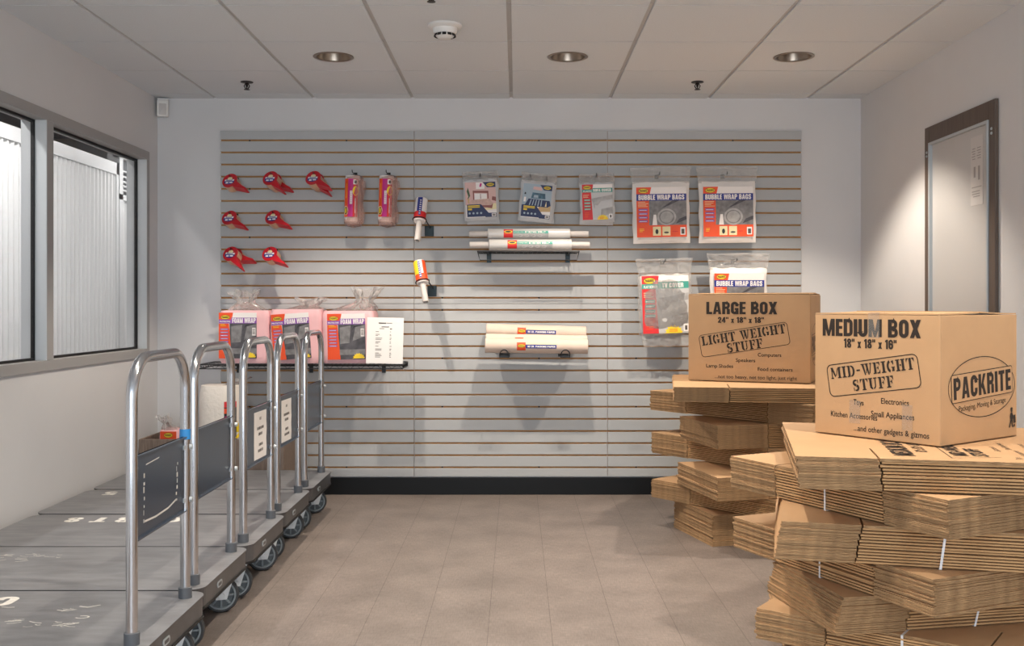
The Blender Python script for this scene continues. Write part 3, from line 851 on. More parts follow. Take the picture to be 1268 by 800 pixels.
c1 = cart(3.077, -1.076, 'nearest platform cart, blue tape wrapped round its post and tape residue on its panel', (.35, .30, .2), 'tape')
c2 = cart(3.695, -1.100, 'second platform cart from the front, plain dark panel and faint worn deck lettering', (.28, .36, -.3))
c3 = cart(4.311, -1.096, 'middle platform cart, its deck stencilled CART 8 and a paper sign on its panel', (.22, .38, .5), 'sign', so=.03)
c4 = cart(4.935, -1.108, 'fourth platform cart from the front, paper sign on panel and 5 on deck', (.30, .20, 0), 'sign', so=-.05)
c5 = cart(5.556, -1.110, 'rearmost platform cart nearest the slatted wall, with a plain panel', (.25, .32, .2))
m2 = MB(); m2.lathe([(.0166, .742), (.0176, .742), (.0176, .775), (.0166, .775)], 'blue_tape', 20, Matrix.Translation((0, .229, 0))); m2.build('blue_tape_wrap', c1)
# stencils
BLK['5'] = (5.1, [R_(0,8.2,4.8,10), R_(0,4.6,1.9,10), S_([(1, 5.4), (2.6, 6)]+arc(2.6, 3.2, 1.5, 2.4, 80, -150, 9), 1.9)])
BLK['R'] = BLK['R']
def sten_row(ar, s, u0, w, pitch, h, mat='stencil_white'):
    for k, ch in enumerate(s):
        if ch != ' ': block(ar, ch, u0+k*pitch, w, h, mat, h*.72, 0, 1)
ar = Art(); sten_row(ar, 'CART', .42, -.19, .108, .095); sten_row(ar, '8', .42+5*.108-.10, -.19, .1, .095)
deck_art(c3, ar)
ar = Art(); sten_row(ar, '5', .94, -.20, .1, .09); deck_art(c4, ar)
rs = random.Random(11)
def scuffs(ar, u0, u1, w0, w1, n):
    for _ in range(n):
        u = rs.uniform(u0, u1); w = rs.uniform(w0, w1); a = rs.uniform(-.5, .5); l = rs.uniform(.012, .05)
        ar.line([(u, w), (u+l*math.cos(a)*.5, w+l*math.sin(a)*.5+.004), (u+l*math.cos(a), w+l*math.sin(a))], rs.uniform(.002, .005), 'scuff_white')
ar = Art(); scuffs(ar, .80, .86, -.18, -.1, 6); scuffs(ar, .69, .78, -.19, -.09, 9); scuffs(ar, .6, .64, -.18, -.13, 3); deck_art(c2, ar, 'paint_scuffs')
ar = Art(); sten_row(ar, 'C', .565, -.185, .1, .1); deck_art(c1, ar); ar = Art()
ar.line(arc(.245, -.02, .02, .012, 30, 300, 9), .005, 'scuff_white')
ar.line([(.30, -.13), (.27, -.12), (.24, -.145)], .006, 'scuff_white')
scuffs(ar, .22, .36, .03, .075, 12); scuffs(ar, .26, .33, -.14, -.08, 5); scuffs(ar, .38, .42, .0, .03, 5); scuffs(ar, .1, .7, -.2, .2, 5)
deck_art(c1, ar, 'paint_scuffs')

# ================================================================ STACKED FLAT CARTONS
_sheets = {}
def sheet_mesh(a, b, kind, var):
    k = (a, b, kind, var)
    if k in _sheets: return _sheets[k]
    rs = random.Random(hash((round(a*1000), round(b*1000), kind == 'top', var)) & 0xffff)
    m2 = MB(); T = .0092; q = a*.25; g = .0025
    if kind == 'top':
        d = b*.24; h = .003
        out = [(0, 0), (q-h, 0), (q-h, d), (q+h, d), (q+h, 0), (a-q-h, 0), (a-q-h, d), (a-q+h, d), (a-q+h, 0), (a, 0), (a, b), (a-q+h, b), (a-q+h, b-d), (a-q-h, b-d), (a-q-h, b), (q+h, b), (q+h, b-d), (q-h, b-d), (q-h, b), (0, b)]
        m2.prism(out, T*.5+.0003, T-.0004, 'kraft', 'kraft_rough')
        m2.prism(out, .0006, T*.5-.0003, 'kraft_in', 'kraft_rough')
    else:
        for z0, z1 in ((.0004, T*.5-.0004), (T*.5+.0002, T-.0006)):
            for x0, x1 in ((0, q-g), (a-q+g, a)):
                j = [rs.uniform(-.0022, .0022) for _ in range(4)]
                m2.prism([(x0+j[0]*(x0 == 0), j[1]), (x1+j[2]*(x1 == a), j[1]+j[3]*.5), (x1+j[2]*(x1 == a), b+j[2]), (x0+j[0]*(x0 == 0), b+j[3])], z0, z1, 'kraft', 'kraft_rough')
        j = [rs.uniform(-.003, .003) for _ in range(3)]
        m2.prism([(q+g, j[0]), (a-q-g, j[0]+j[2]*.4), (a-q-g, b+j[1]), (q+g, b+j[1])], T*.34, T*.95, 'kraft', 'kraft_edge')
    _sheets[k] = m2.mesh('flattened_carton')
    return _sheets[k]
rs2 = random.Random(5)
def bundle(corner, z0, z1, deg, a, b, label, group, strap=False, skew=(0, 0), top_art=None, loose=1.0):
    t = thing('carton_bundle', label, 'cardboard bundle', (corner[0], corner[1], z0), (0, 0, math.radians(deg)), group)
    n = max(4, round((z1-z0)/.0092)); T = (z1-z0-.0016)/n
    for i in range(n):
        me = sheet_mesh(a, b, 'top' if i == n-1 else 'mid', i % 5)
        o = bpy.data.objects.new('flattened_carton', me); COL.objects.link(o); o.parent = t
        f = (n-1-i)/(n-1)
        o.location = (skew[0]*f+rs2.uniform(-.0035, .0035)*loose, skew[1]*f+rs2.uniform(-.0035, .0035)*loose, i*T)
        o.scale = (1, 1, T/.0092)
        o.rotation_euler = (0, 0, rs2.uniform(-.004, .004)*loose)
    if strap:
        m2 = MB(); w = .0035; e = .0045; hgt = z1-z0; u = a*.5; sk = skew[0]; sv = skew[1]
        p = [(0, -e, hgt-.001), (sk, sv-e, .0003), (sk, sv+b+e, .0003), (0, b+e, hgt-.001)]
        vs = [(u-w+x, y, z) for x, y, z in p]+[(u+w+x, y, z) for x, y, z in p]
        m2.add(vs, [(0, 1, 5, 4), (1, 2, 6, 5), (2, 3, 7, 6), (3, 0, 4, 7)], 'strap_white')
        s = m2.build('strap', t)
        md = s.modifiers.new('thickness', 'SOLIDIFY'); md.thickness = .0008
    if top_art:
        top_art.build('printing', t, fn=lambda u, w, d: (u, w, z1-z0-.0016+.0004+d))
    return t
MA, MBd = .914, .864     # flat medium carton
GF = 'flat carton bundles in the front stack'
ta = Art()
def vtext(ar, s, u, v, h, w, mat='carton_ink', bold=0.03):   # lettering running away from the viewer
    vs, fs = glyphs(s, bold); H_ = max(v_[1] for v_ in glyphs('H', 0)[0]); x0 = min(p[0] for p in vs); x1 = max(p[0] for p in vs)
    ar.items.append(([(u-y*h/H_, v+(x-x0)*w/(x1-x0)) for x, y in vs], fs, mat, 1))
vtext(ta, 'MEDIUM BOX', .335, .07, .055, .36); vtext(ta, '18" x 18" x 16"', .385, .16, .03, .18)
ta.line([(.43, .05), (.43, .4)], .0025, 'carton_ink'); ta.line([(.43, .05), (.57, .09)], .0025, 'carton_ink')
for ch, u in (('MID-WEIGHT', .485), ('STUFF', .54)):
    vtext(ta, ch, u, .1, .04, .3 if len(ch) > 6 else .16)
vtext(ta, 'Electronics', .60, .22, .018, .1, bold=0); vtext(ta, 'Kitchen Accessories', .65, .06, .018, .18, bold=0); vtext(ta, 'Toys', .62, .06, .018, .04, bold=0); vtext(ta, 'Small Appliances', .64, .26, .018, .15, bold=0)
vtext(ta, '...and other gadgets & gizmos', .70, .12, .018, .28, bold=0)
bundle((.955-.19, 3.268), .107, .207, -36, MA, MBd, 'bundle of flat cartons low in the front stack, left corner sticking out over the floor', GF, True)
bundle((.86, 3.16), 0, .107, -9, MA, MBd, 'lowest bundle of flat cartons on the floor under the front stack', GF, True)
bundle((.965, 3.008), .207, .315, 11, MA, .46, 'strapped bundle of flat cartons turned slightly away, third from the floor in the front stack', GF, True, skew=(-.035, -.01))
bundle((.772, 3.636), .315, .424, -65.8, MA, MBd, 'strapped bundle of flat cartons turned corner-on, fourth from the floor in the front stack', GF, True)
bundle((.780, 3.018), .424, .539, -14.8, MA, MBd, 'strapped bundle of flat cartons facing the viewer midway up the front stack', GF, True, skew=(-.016, -.004))
bundle((.749, 3.569), .539, .650, -62.7, MA, MBd, 'strapped bundle of flat cartons turned corner-on just under the topmost one of the front stack', GF, True)
bundle((.800, 2.924), .650, .745, -12, MA, MBd, 'topmost bundle of flat cartons carrying the MEDIUM BOX carton, printed on its top', GF, False, skew=(.012, 0), top_art=ta)
LA, LB = 1.067, .914     # flat large carton
GR = 'flat carton bundles in the rear stack'
bundle((.955, 4.96), 0, .155, 15, LA, .46, 'lowest bundle of flat cartons on the floor in the rear stack by the slatted wall', GR, skew=(.0, 0))
bundle((.716, 5.43), .155, .252, -50, LA, LB, 'bundle of flat cartons pointing left, second from the floor in the rear stack', GR)
bundle((.945, 4.80), .252, .365, 13, LA, .50, 'bundle of flat cartons set back, third from the floor in the rear stack', GR)
bundle((.741, 5.602), .365, .480, -53, LA, LB, 'bundle of flat cartons pointing left midway up the rear stack', GR)
bundle((.969, 4.913), .480, .596, 14, LA, .46, 'bundle of flat cartons set back, third from the top of the rear stack', GR)
bundle((.739, 5.649), .596, .706, -51.6, LA, LB, 'bundle of flat cartons pointing left just under the topmost one of the rear stack', GR)
bundle((.765, 4.963), .706, .780, -8.5, LA, LB, 'topmost bundle of flat cartons carrying the LARGE BOX carton', GR)

# ================================================================ THE TWO MADE-UP CARTONS
def carton(name_label, loc, deg, L, W, Hh, front, sidea, tapes):
    """origin at the bottom of the left front edge; front face runs along +X"""
    t = thing('moving_carton', name_label, 'box', loc, (0, 0, math.radians(deg)))
    m2 = MB(); th = .005
    m2.box(0, L, 0, W, .001, .006, 'kraft')
    m2.box(0, L, 0, th, .001, Hh-.006, 'kraft'); m2.box(0, L, W-th, W, .001, Hh-.006, 'kraft')
    m2.box(0, th, th, W-th, .001, Hh-.006, 'kraft'); m2.box(L-th, L, th, W-th, .001, Hh-.006, 'kraft')
    m2.build('carton_body', t, bevel=.003)
    # closed top: short flaps under, long flaps over, slightly sprung
    for x0, x1 in ((.002, L*.36), (L-L*.36, L-.002)):
        m2 = MB(); m2.box(x0, x1, .004, W-.004, Hh-.0095, Hh-.006, 'kraft'); m2.build('inner_flap', t)
    for s, sp in ((0, .004), (1, .006)):
        m2 = MB(); n = 8; vs = []; 
        for i in range(n+1):
            y = (W/2-.002)*i/n; z = Hh-.005+sp*(i/n)**2
            yy = y if s == 0 else W-y
            vs += [(.003, yy, z), (L-.003, yy, z), (.003, yy, z+.0045), (L-.003, yy, z+.0045)]
        fs = []
        for i in range(n):
            o = 4*i; fs += [(o, o+1, o+5, o+4), (o+2, o+6, o+7, o+3), (o, o+4, o+6, o+2), (o+1, o+3, o+7, o+5)]
        fs += [(0, 2, 3, 1), (4*n, 4*n+1, 4*n+3, 4*n+2)]
        m2.add(vs, fs, 'kraft'); m2.build('top_flap', t)
    front.build('front_printing', t, fn=lambda u, w, d: (u, -.0008-d, w))
    sidea.build('side_printing', t, fn=lambda u, w, d: (L+.0008+d, u, w))
    for tp in tapes:
        m2 = MB(); x0, x1, z0, z1, over = tp
        m2.box(x0, x1, -.0022, -.0018, z0, z1, 'clear_tape')
        if over: m2.box(x0, x1, -.0022, over, Hh+.0002, Hh+.0006, 'clear_tape')
        m2.build('packing_tape', t)
    return t
def stamp(ar, cx, cz, w, h, rot, t=.0028):
    p = [(cx+a*math.cos(rot)-b*math.sin(rot), cz+a*math.sin(rot)+b*math.cos(rot)) for a, b in rrect(-w/2, -h/2, w/2, h/2, .018, 5)]
    p.append(p[0]); p.append(p[1]); ar.line(p, t, 'carton_ink', 1)
def logo_side(W, Hh, cu, cw, ru, rw, h, w, man):
    ar = Art(); r = math.radians(3)
    ar.ring(cu, cw, ru, rw, .0028, 'carton_ink', 1, 60)
    block(ar, 'PACKRITE', cu, cw+.008, h, 'carton_ink', w, r, 2, outline=('carton_ink', 'kraft'), gap=.8)
    ar.text('Packaging, Moving & Storage', cu, cw-h*.5-.022, .017, 'carton_ink', w=w*.82, bold=.0, l=2, rot=r)
    if man:
        x, z = man; k = .001
        def P(*q): ar.poly([(x+a*k, z+b*k) for a, b in q], 'carton_ink', 2)
        ar.ell(x-2*k, z+56*k, 6*k, 6.5*k, 'carton_ink'); P((-10, 60), (6, 60), (3, 66), (-7, 66))
        P((-9, 48), (3, 50), (7, 36), (3, 22), (-9, 24), (-13, 36)); P((-9, 26), (-1, 26), (-8, 12), (-14, 0), (-20, 2), (-14, 14)); P((-4, 26), (5, 24), (4, 12), (9, 1), (2, 0), (-2, 12)); P((2, 46), (16, 34), (14, 30), (1, 38))
        P((10, 12), (24, 16), (22, 42), (8, 38)); ar.ell(x+15*k, z+6*k, 5*k, 5*k, 'carton_ink')
    return ar
L_, W_, H_ = .457, .457, .406
ar = Art(); K = 'carton_ink'
def fz(v): return H_*(1-v)
block(ar, 'MEDIUM BOX', L_*.466, fz(.12), .057, K, L_*.79)
block(ar, '18" x 18" x 16"', L_*.466, fz(.245), .030, K, L_*.425)
rt = math.radians(9)
stamp(ar, L_*.485, fz(.5), L_*.735, .105, rt)
def rp(cx, cz, a, b): return (cx+a*math.cos(rt)-b*math.sin(rt), cz+a*math.sin(rt)+b*math.cos(rt))
c = rp(L_*.485, fz(.5), 0, .024); ar.stencil('MID-WEIGHT', *c, .037, K, L_*.68, rt)
c = rp(L_*.485, fz(.5), 0, -.024); ar.stencil('STUFF', *c, .037, K, L_*.335, rt)
for s, u, v, w in (('Toys', .375, .718, .085), ('Electronics', .665, .69, .215), ('Kitchen Accessories', .335, .828, .385), ('Small Appliances', .645, .797, .335), ('...and other gadgets & gizmos', .63, .925, .585)):
    ar.text(s, L_*u, fz(v), .0178, K, w=L_*w, bold=.008, l=1)
carton('cardboard carton printed MEDIUM BOX on top of the front stack of flat cartons', (1.012, 3.46, .745), -53.3, L_, W_, H_,
       ar, logo_side(W_, H_, W_*.53, H_*.425, W_*.435, H_*.235, .067, W_*.75, (W_*.925, .030)),
       [(L_*.455, L_*.545, H_*.80, H_+.0006, .09), (L_*.30, L_*.39, .045, .12, 0), (L_*.72, L_*.80, .04, .12, 0)])
L_, W_, H_ = .622, .457, .457
ar = Art()
block(ar, 'LARGE BOX', L_*.445, fz(.165), .064, K, L_*.585)
block(ar, '24" x 18" x 18"', L_*.44, fz(.30), .030, K, L_*.38)
rt = math.radians(9.5)
stamp(ar, L_*.465, fz(.525), L_*.735, .115, rt)
c = rp(L_*.465, fz(.525), 0, .026); ar.stencil('LIGHT WEIGHT', *c, .048, K, L_*.70, rt)
c = rp(L_*.465, fz(.525), 0, -.030); ar.stencil('STUFF', *c, .048, K, L_*.30, rt)
for s, u, v, w in (('Computers', .675, .69, .19), ('Speakers', .48, .755, .16), ('Lamp Shades', .265, .825, .225), ('Food containers', .72, .85, .28), ('...not too heavy, not too light, just right', .56, .945, .67)):
    ar.text(s, L_*u, fz(v), .0178, K, w=L_*w, bold=.008, l=1)
carton('cardboard carton printed LARGE BOX on top of the rear stack of flat cartons', (.905, 5.375, .780), -22.7, L_, W_, H_,
       ar, logo_side(W_, H_, W_*.5, H_*.42, W_*.42, H_*.24, .085, W_*.72, None), [])

# ================================================================ STOCK ON THE SLATWALL
def at(x, y, Y): return tuple(px(x, y, Y))
def peg_hook(x, z, length, label, plate=True):
    t = thing('peg_hook', label, 'hook', (x, SY, z))
    m2 = MB(); m2.tube([(0, -.004, 0), (0, -length+.02, 0), (0, -length+.006, .003), (0, -length, .014)], .0024, 'black_wire', 8); m2.build('rod', t)
    m2 = MB(); m2.box(-.012, .012, -.005, .002, -.012, .014, 'black_wire'); m2.box(-.012, .012, .001, .005, .006, .012, 'black_wire'); m2.build('back_plate', t, bevel=.001)
    return t
# ---- red tape dispensers
def dispenser(x, y, Y, ang, label):
    t = thing('tape_dispenser', label, 'tape dispenser', at(x, y, Y), (Matrix.Rotation(math.radians(-16), 3, 'Z') @ Matrix.Rotation(math.radians(-27), 3, 'X') @ Matrix.Rotation(math.radians(-(ang+27)), 3, 'Y')).to_euler(), 'red tape dispensers on the slatted wall')
    RX = Matrix.Rotation(PI/2, 4, 'X')
    m2 = MB(); W = .060
    m2.lathe([(.034, -W), (.045, -W), (.046, -W+.002), (.046, -.004), (.045, -.002), (.034, -.002), (.034, -W)], 'tape_tan', 36, RX); m2.build('tape_roll', t)
    m2 = MB()
    m2.lathe([(.010, -.0005), (.048, -.0005), (.0495, .001), (.0485, .0035), (.044, .0035), (.042, .0025), (.010, .0025)], 'red_plastic', 36, RX); m2.build('side_disc', t)
    m2 = MB(); m2.lathe([(.024, -.001), (.033, -.001), (.033, -W+.001), (.024, -W+.001)], 'red_plastic', 24, RX, closed=True); m2.build('hub', t)
    m2 = MB()   # handle and blade plate, baseline direction -27 degrees
    def H(r, a): return (r*math.cos(math.radians(a)), r*math.sin(math.radians(a)))
    out = [H(.047, -2), H(.058, -14), (.085, -.036), (.122, -.060), (.125, -.066), (.112, -.066), (.085, -.058), H(.057, -52), H(.047, -58), H(.047, -30)]
    m2.prism(out, -.047, .003, 'red_plastic', X=RX); m2.build('handle', t, bevel=.0015)
    ar = Art(); ar.ell(-.001, -.008, .034, .021, 'l_blue', 1).rect(-.031, -.005, .031, .006, 'l_white', 2).ell(.0, .012, .016, .012, 'l_cream', 1)
    ar.rect(-.024, -.002, .020, .003, 'l_blue', 3).rect(-.022, -.022, -.004, -.012, 'l_white', 2).rect(.002, -.020, .024, -.011, 'l_white', 2).ell(0, .033, .004, .004, 'l_black', 1)
    a = math.radians(ang+27)*.8
    def rt_(u, w, d): return (u*math.cos(-a)-w*math.sin(-a), -.0036-d, u*math.sin(-a)+w*math.cos(-a))
    ar.build('label', t, fn=rt_)
    return t
TD = [(284.6, 223.8, -25, 'leftmost red tape dispenser of the top row on the slatted wall', 'top row, left'),
      (334.8, 220.8, -40, 'middle red tape dispenser of the top row, its handle hanging steepest', 'top row, middle'),
      (387.8, 220.4, -28, 'rightmost red tape dispenser of the top row on the slatted wall', 'top row, right'),
      (284.0, 269.7, -26, 'left red tape dispenser of the middle row on the slatted wall', 'middle row, left'),
      (337.8, 269.1, -25, 'right red tape dispenser of the middle row on the slatted wall', 'middle row, right'),
      (285.5, 314.4, -44, 'left red tape dispenser of the bottom row, its handle hanging low', 'bottom row, left'),
      (334.0, 314.4, -29, 'right red tape dispenser of the bottom row on the slatted wall', 'bottom row, right')]
for x, y, a, lb, pos in TD:
    dbl = pos in ('top row, middle', 'top row, right', 'bottom row, left')
    dispenser(x, y, 6.138 if dbl else 6.165, a, lb)
    c = px(x, y, 6.138 if dbl else 6.165)
    if pos in ('top row, middle', 'top row, right', 'bottom row, left'):
        o = dispenser(x, y, 6.165, {'top row, middle': -24, 'top row, right': -40, 'bottom row, left': -12}[pos], 'red tape dispenser hanging behind the front one at the '+pos)
        o.location = (c.x+.004, 6.216, c.z-.006)
    peg_hook(c.x, c.z+.024, .19 if dbl else .17, 'thin black peg hook holding the red tape dispenser at the '+pos)
# ---- small bubble rolls
def bubble_roll(x, y, label):
    Y = 6.20
    t = thing('bubble_wrap_roll', label, 'bubble wrap', at(x, y, Y), (0, math.radians(1.5), 0), 'small bubble wrap rolls on hooks')
    m2 = MB(); R = .056; h = .163
    def body(u, v):
        a = 2*PI*u; z = -h+2*h*v
        e = min(1, (1-abs(2*v-1))*6); r = R*math.sqrt(max(0, 1-(1-e)**2))*(1+.03*math.sin(a*9)*math.sin(v*40)) if e < 1 else R*(1+.02*math.sin(a*9)*math.sin(v*40))
        return (r*math.cos(a)+.010, r*math.sin(a)*.9, z-.012)
    m2.grid(body, 28, 30, 'pink_film'); m2.build('bubble_film', t)
    m2 = MB(); m2.lathe([(.0005, -.145), (.044, -.14), (.047, -.12), (.047, .12), (.044, .14), (.0005, .145)], 'white_pack', 24); m2.build('inner_roll', t)
    m2 = MB()   # flap of clear wrap hanging loose at the right
    m2.grid(lambda u, v: (.03+.045*u+.008*math.sin(v*9), -.01-.03*math.sin(PI*u)-.01*math.sin(7*v), -.15+.26*v), 8, 16, 'pink_film'); m2.build('loose_film', t)
    ar = Art(); w = .044; z0, z1 = -.112, .118
    ar.rect(-w, z0, w*.98, z1, 'l_red', 1, 14).rect(-w, z0, -w*.42, z1, 'l_orange', 2, 5).rect(-w*.42, z0, w*.28, z1, 'l_magenta', 2, 8)
    ar.rect(w*.28, z1-.034, w*.9, z1-.004, 'l_white', 3, 4).rect(w*.42, z1-.028, w*.75, z1-.010, 'ink_dark', 4, 3)
    ar.rect(-.006, -.035, .008, .045, 'l_white', 3, 2).lines(-.003, .005, -.032, .042, 9, 'l_magenta', 4, .3, False)
    ar.ell(w*.62, .045, .019, .028, 'l_yellow', 3).ell(-w*.7, -.075, .016, .028, 'l_cream', 3).ell(-w*.7, -.075, .011, .022, 'l_black', 4).ell(-w*.7, -.075, .006, .017, 'l_yellow', 5)
    ar.rect(w*.55, -.09, w*.62, .0, 'l_white', 3, 1).rect(-w*.72, .0, -w*.66, .09, 'l_yellow', 3, 1)
    ar.build('label', t, fn=wrap(.0535))
    m2 = MB(); m2.lathe([(.045, .1185), (.042, .130), (.03, .141), (.012, .147)], 'l_black', 20, Matrix.Diagonal((.9, 1, 1, 1))); m2.build('dark_cap', t)
bubble_roll(436.3, 246.5, 'left of the two small pink bubble wrap rolls with red and magenta sleeves')
bubble_roll(478.3, 246.5, 'right of the two small pink bubble wrap rolls with red and magenta sleeves')
for x, w_ in ((436.3, 'left'), (478.3, 'right')):
    c = px(x, 213.5, 6.20); peg_hook(c.x, c.z, .13, f'black peg hook above the {w_} small bubble wrap roll')
# ---- hand stretch rolls leaning in ring holders
def hand_roll(top, bot, cols, label, hl):
    a = Vector(at(*top, 6.17)); b = Vector(at(*bot, 6.06))
    d = (a-b); L = d.length; d.normalize()
    t = thing('stretch_wrap_roll', label, 'stretch wrap', tuple(b))
    t.rotation_euler = d.to_track_quat('Z', 'Y').to_euler()
    t.rotation_euler = (Matrix.Rotation(0, 3, 'X') @ d.to_track_quat('Z', 'Y').to_matrix()).to_euler()
    m2 = MB(); m2.lathe([(.012, 0), (.017, 0), (.0185, .003), (.0175, L*.52), (.012, L*.52)], 'core_tube', 20); m2.build('handle', t)
    m2 = MB(); z0 = L*.46
    m2.lathe([(.012, z0), (.034, z0), (.0365, z0+.004), (.0365, L-.006), (.034, L), (.018, L), (.016, L-.02)], 'l_white', 28); m2.build('film_roll', t)
    m2 = MB(); m2.lathe([(.0005, L-.02), (.016, L-.02), (.016, L+.004), (.012, L+.005), (.0005, L+.002)], 'core_tube', 16); m2.build('core_end', t)
    # which way is the viewer, in local axes
    v = t.rotation_euler.to_matrix().inverted() @ Vector((0, -1, 0)); a0 = math.atan2(v.x, -v.y)
    ar = Art(); zz0, zz1 = z0+.006, L-.004; w = .05
    n = len(cols)
    for i, (f0, f1, m) in enumerate(cols): ar.rect(-w+2*w*f0, zz0, -w+2*w*f1, zz1, m, 1, 4)
    ar.rect(-w, zz0, w, zz0+(zz1-zz0)*.34, 'l_orange' if 'orange' in label else 'l_red', 2, 12)
    ar.rect(-.008, zz0+.02, .006, zz1-.01, 'l_blue', 3, 2).lines(-.005, .004, zz0+.024, zz1-.014, 7, 'l_white', 4, .4, False)
    ar.build('label', t, fn=wrap(.0368, a0=a0))
    h = thing('ring_holder', hl, 'holder', (b.x, SY, (a.z+b.z)/2))
    c = b+d*(L*.50)
    inv = Vector((b.x, SY, (a.z+b.z)/2))
    q = d.to_track_quat('Z', 'Y').to_matrix()
    ring = [tuple(c+q @ Vector((.041*math.cos(2*PI*k/24), .041*math.sin(2*PI*k/24), 0))-inv) for k in range(24)]
    m2 = MB(); m2.tube(ring, .0032, 'black_wire', 8, closed=True); m2.build('ring', h)
    m2 = MB(); e = Vector((c.x+.035, c.y+.02, c.z))-inv
    m2.tube([tuple(e), (e.x+.012, -.04, e.z-.03), (e.x+.012, -.004, e.z-.035)], .004, 'black_wire', 8); m2.build('arm', h)
    m2 = MB(); m2.box(e.x-.022, e.x+.034, -.007, -.0005, e.z-.085, e.z-.02, 'bracket_green'); m2.build('back_plate', h, bevel=.002)
hand_roll((522.3, 247), (516.8, 298), [(0, .3, 'l_white'), (.3, .6, 'l_blue'), (.6, 1, 'l_white')], 'upper small stretch wrap roll with a blue and red sleeve and white handle tube', 'black ring holder under the upper small stretch wrap roll')
hand_roll((519.0, 324.5), (527.3, 374), [(0, .45, 'l_yellow'), (.45, .7, 'l_white'), (.7, 1, 'l_orange')], 'lower small stretch wrap roll with a yellow and orange sleeve and white handle tube', 'black ring holder under the lower small stretch wrap roll')

# ---- flat hanging packets
def pillow(mb, w, h, t, mat, wr=.0015, seed=0, cx=0, cz=0, p=5):
    rs = random.Random(seed); ph = [rs.uniform(0, 6) for _ in range(6)]
    for s in (-1, 1):
        def f(u, v):
            e = (1-abs(2*u-1)**p)*(1-abs(2*v-1)**p)
            n = wr*(math.sin(u*9+ph[0])*math.sin(v*7+ph[1])+.6*math.sin(u*23+v*11+ph[2])+.5*math.sin(v*31-u*9+ph[3]))*e
            edge = .0025*math.sin(v*14+ph[4])*(abs(2*u-1)**6)
            return (cx+(u-.5)*w+edge, s*(t/2*math.sqrt(max(0, e))+n+.0008), cz+(v-.5)*h)
        mb.grid(f, 16, 16, mat)
    return mb
def crinkle(mb, w0, w1, z0, z1, y, mat, seed=0, cx=0, amp=.006):
    rs = random.Random(seed); ph = [rs.uniform(0, 6) for _ in range(6)]
    def f(u, v):
        w = w0+(w1-w0)*v; x = cx+(u-.5)*w
        fan = math.atan2(u-.5, 1.25-v)*26
        return (x, y+amp*(math.sin(fan+ph[0])*(.3+.7*v*(1-v)*2)+.5*math.sin(u*17+v*13+ph[1])), z0+(z1-z0)*v+.004*math.sin(u*8+ph[2])*v)
    return mb.grid(f, 26, 8, mat)
def packet(name, label, cat, x, y, Y, w, h, tk, art, rot=0, head=.06, film_w=None, below=.0, mat='white_pack', group=None, seed=0, clear='clear_film', copies=0, hook=None):
    """origin at the label centre"""
    t = thing(name, label, cat, at(x, y, Y), (0, math.radians(rot), 0), group)
    m2 = MB(); pillow(m2, w, h, tk, mat, .0018, seed); m2.build('packet', t)
    fw_ = film_w or w*1.05
    m2 = MB(); crinkle(m2, w*1.02, fw_, h/2-.012, h/2+head, -.004, clear, seed)
    crinkle(m2, w*1.02, fw_, h/2-.012, h/2+head, .006, clear, seed+1)
    if below:
        crinkle(m2, w*.92, w*1.03, -h/2-below, -h/2+.01, .0, clear, seed+2)
        pillow(m2, w*1.09, h*1.0, tk+.014, clear, .002, seed+3)
    m2.build('clear_bag', t)
    m2 = MB(); m2.add([(-fw_/2, -.0065, h/2+head-.012), (fw_/2, -.0065, h/2+head-.012), (fw_/2, -.0065, h/2+head+.002), (-fw_/2, -.0065, h/2+head+.002)], [(0, 1, 2, 3)], clear); m2.build('heat_seal', t)
    art.build('label', t, fn=lambda u, v, d: (u, -tk/2-.0035-d, v))
    return t
def oval(ar, cx, cz, rx, rz, l=4):
    ar.ell(cx, cz, rx, rz, 'l_black', l).ell(cx, cz, rx*.93, rz*.88, 'l_yellow', l+1)
    block(ar, 'PACKRITE', cx, cz, rz*.85, 'l_black', rx*1.45, 0, l+2)
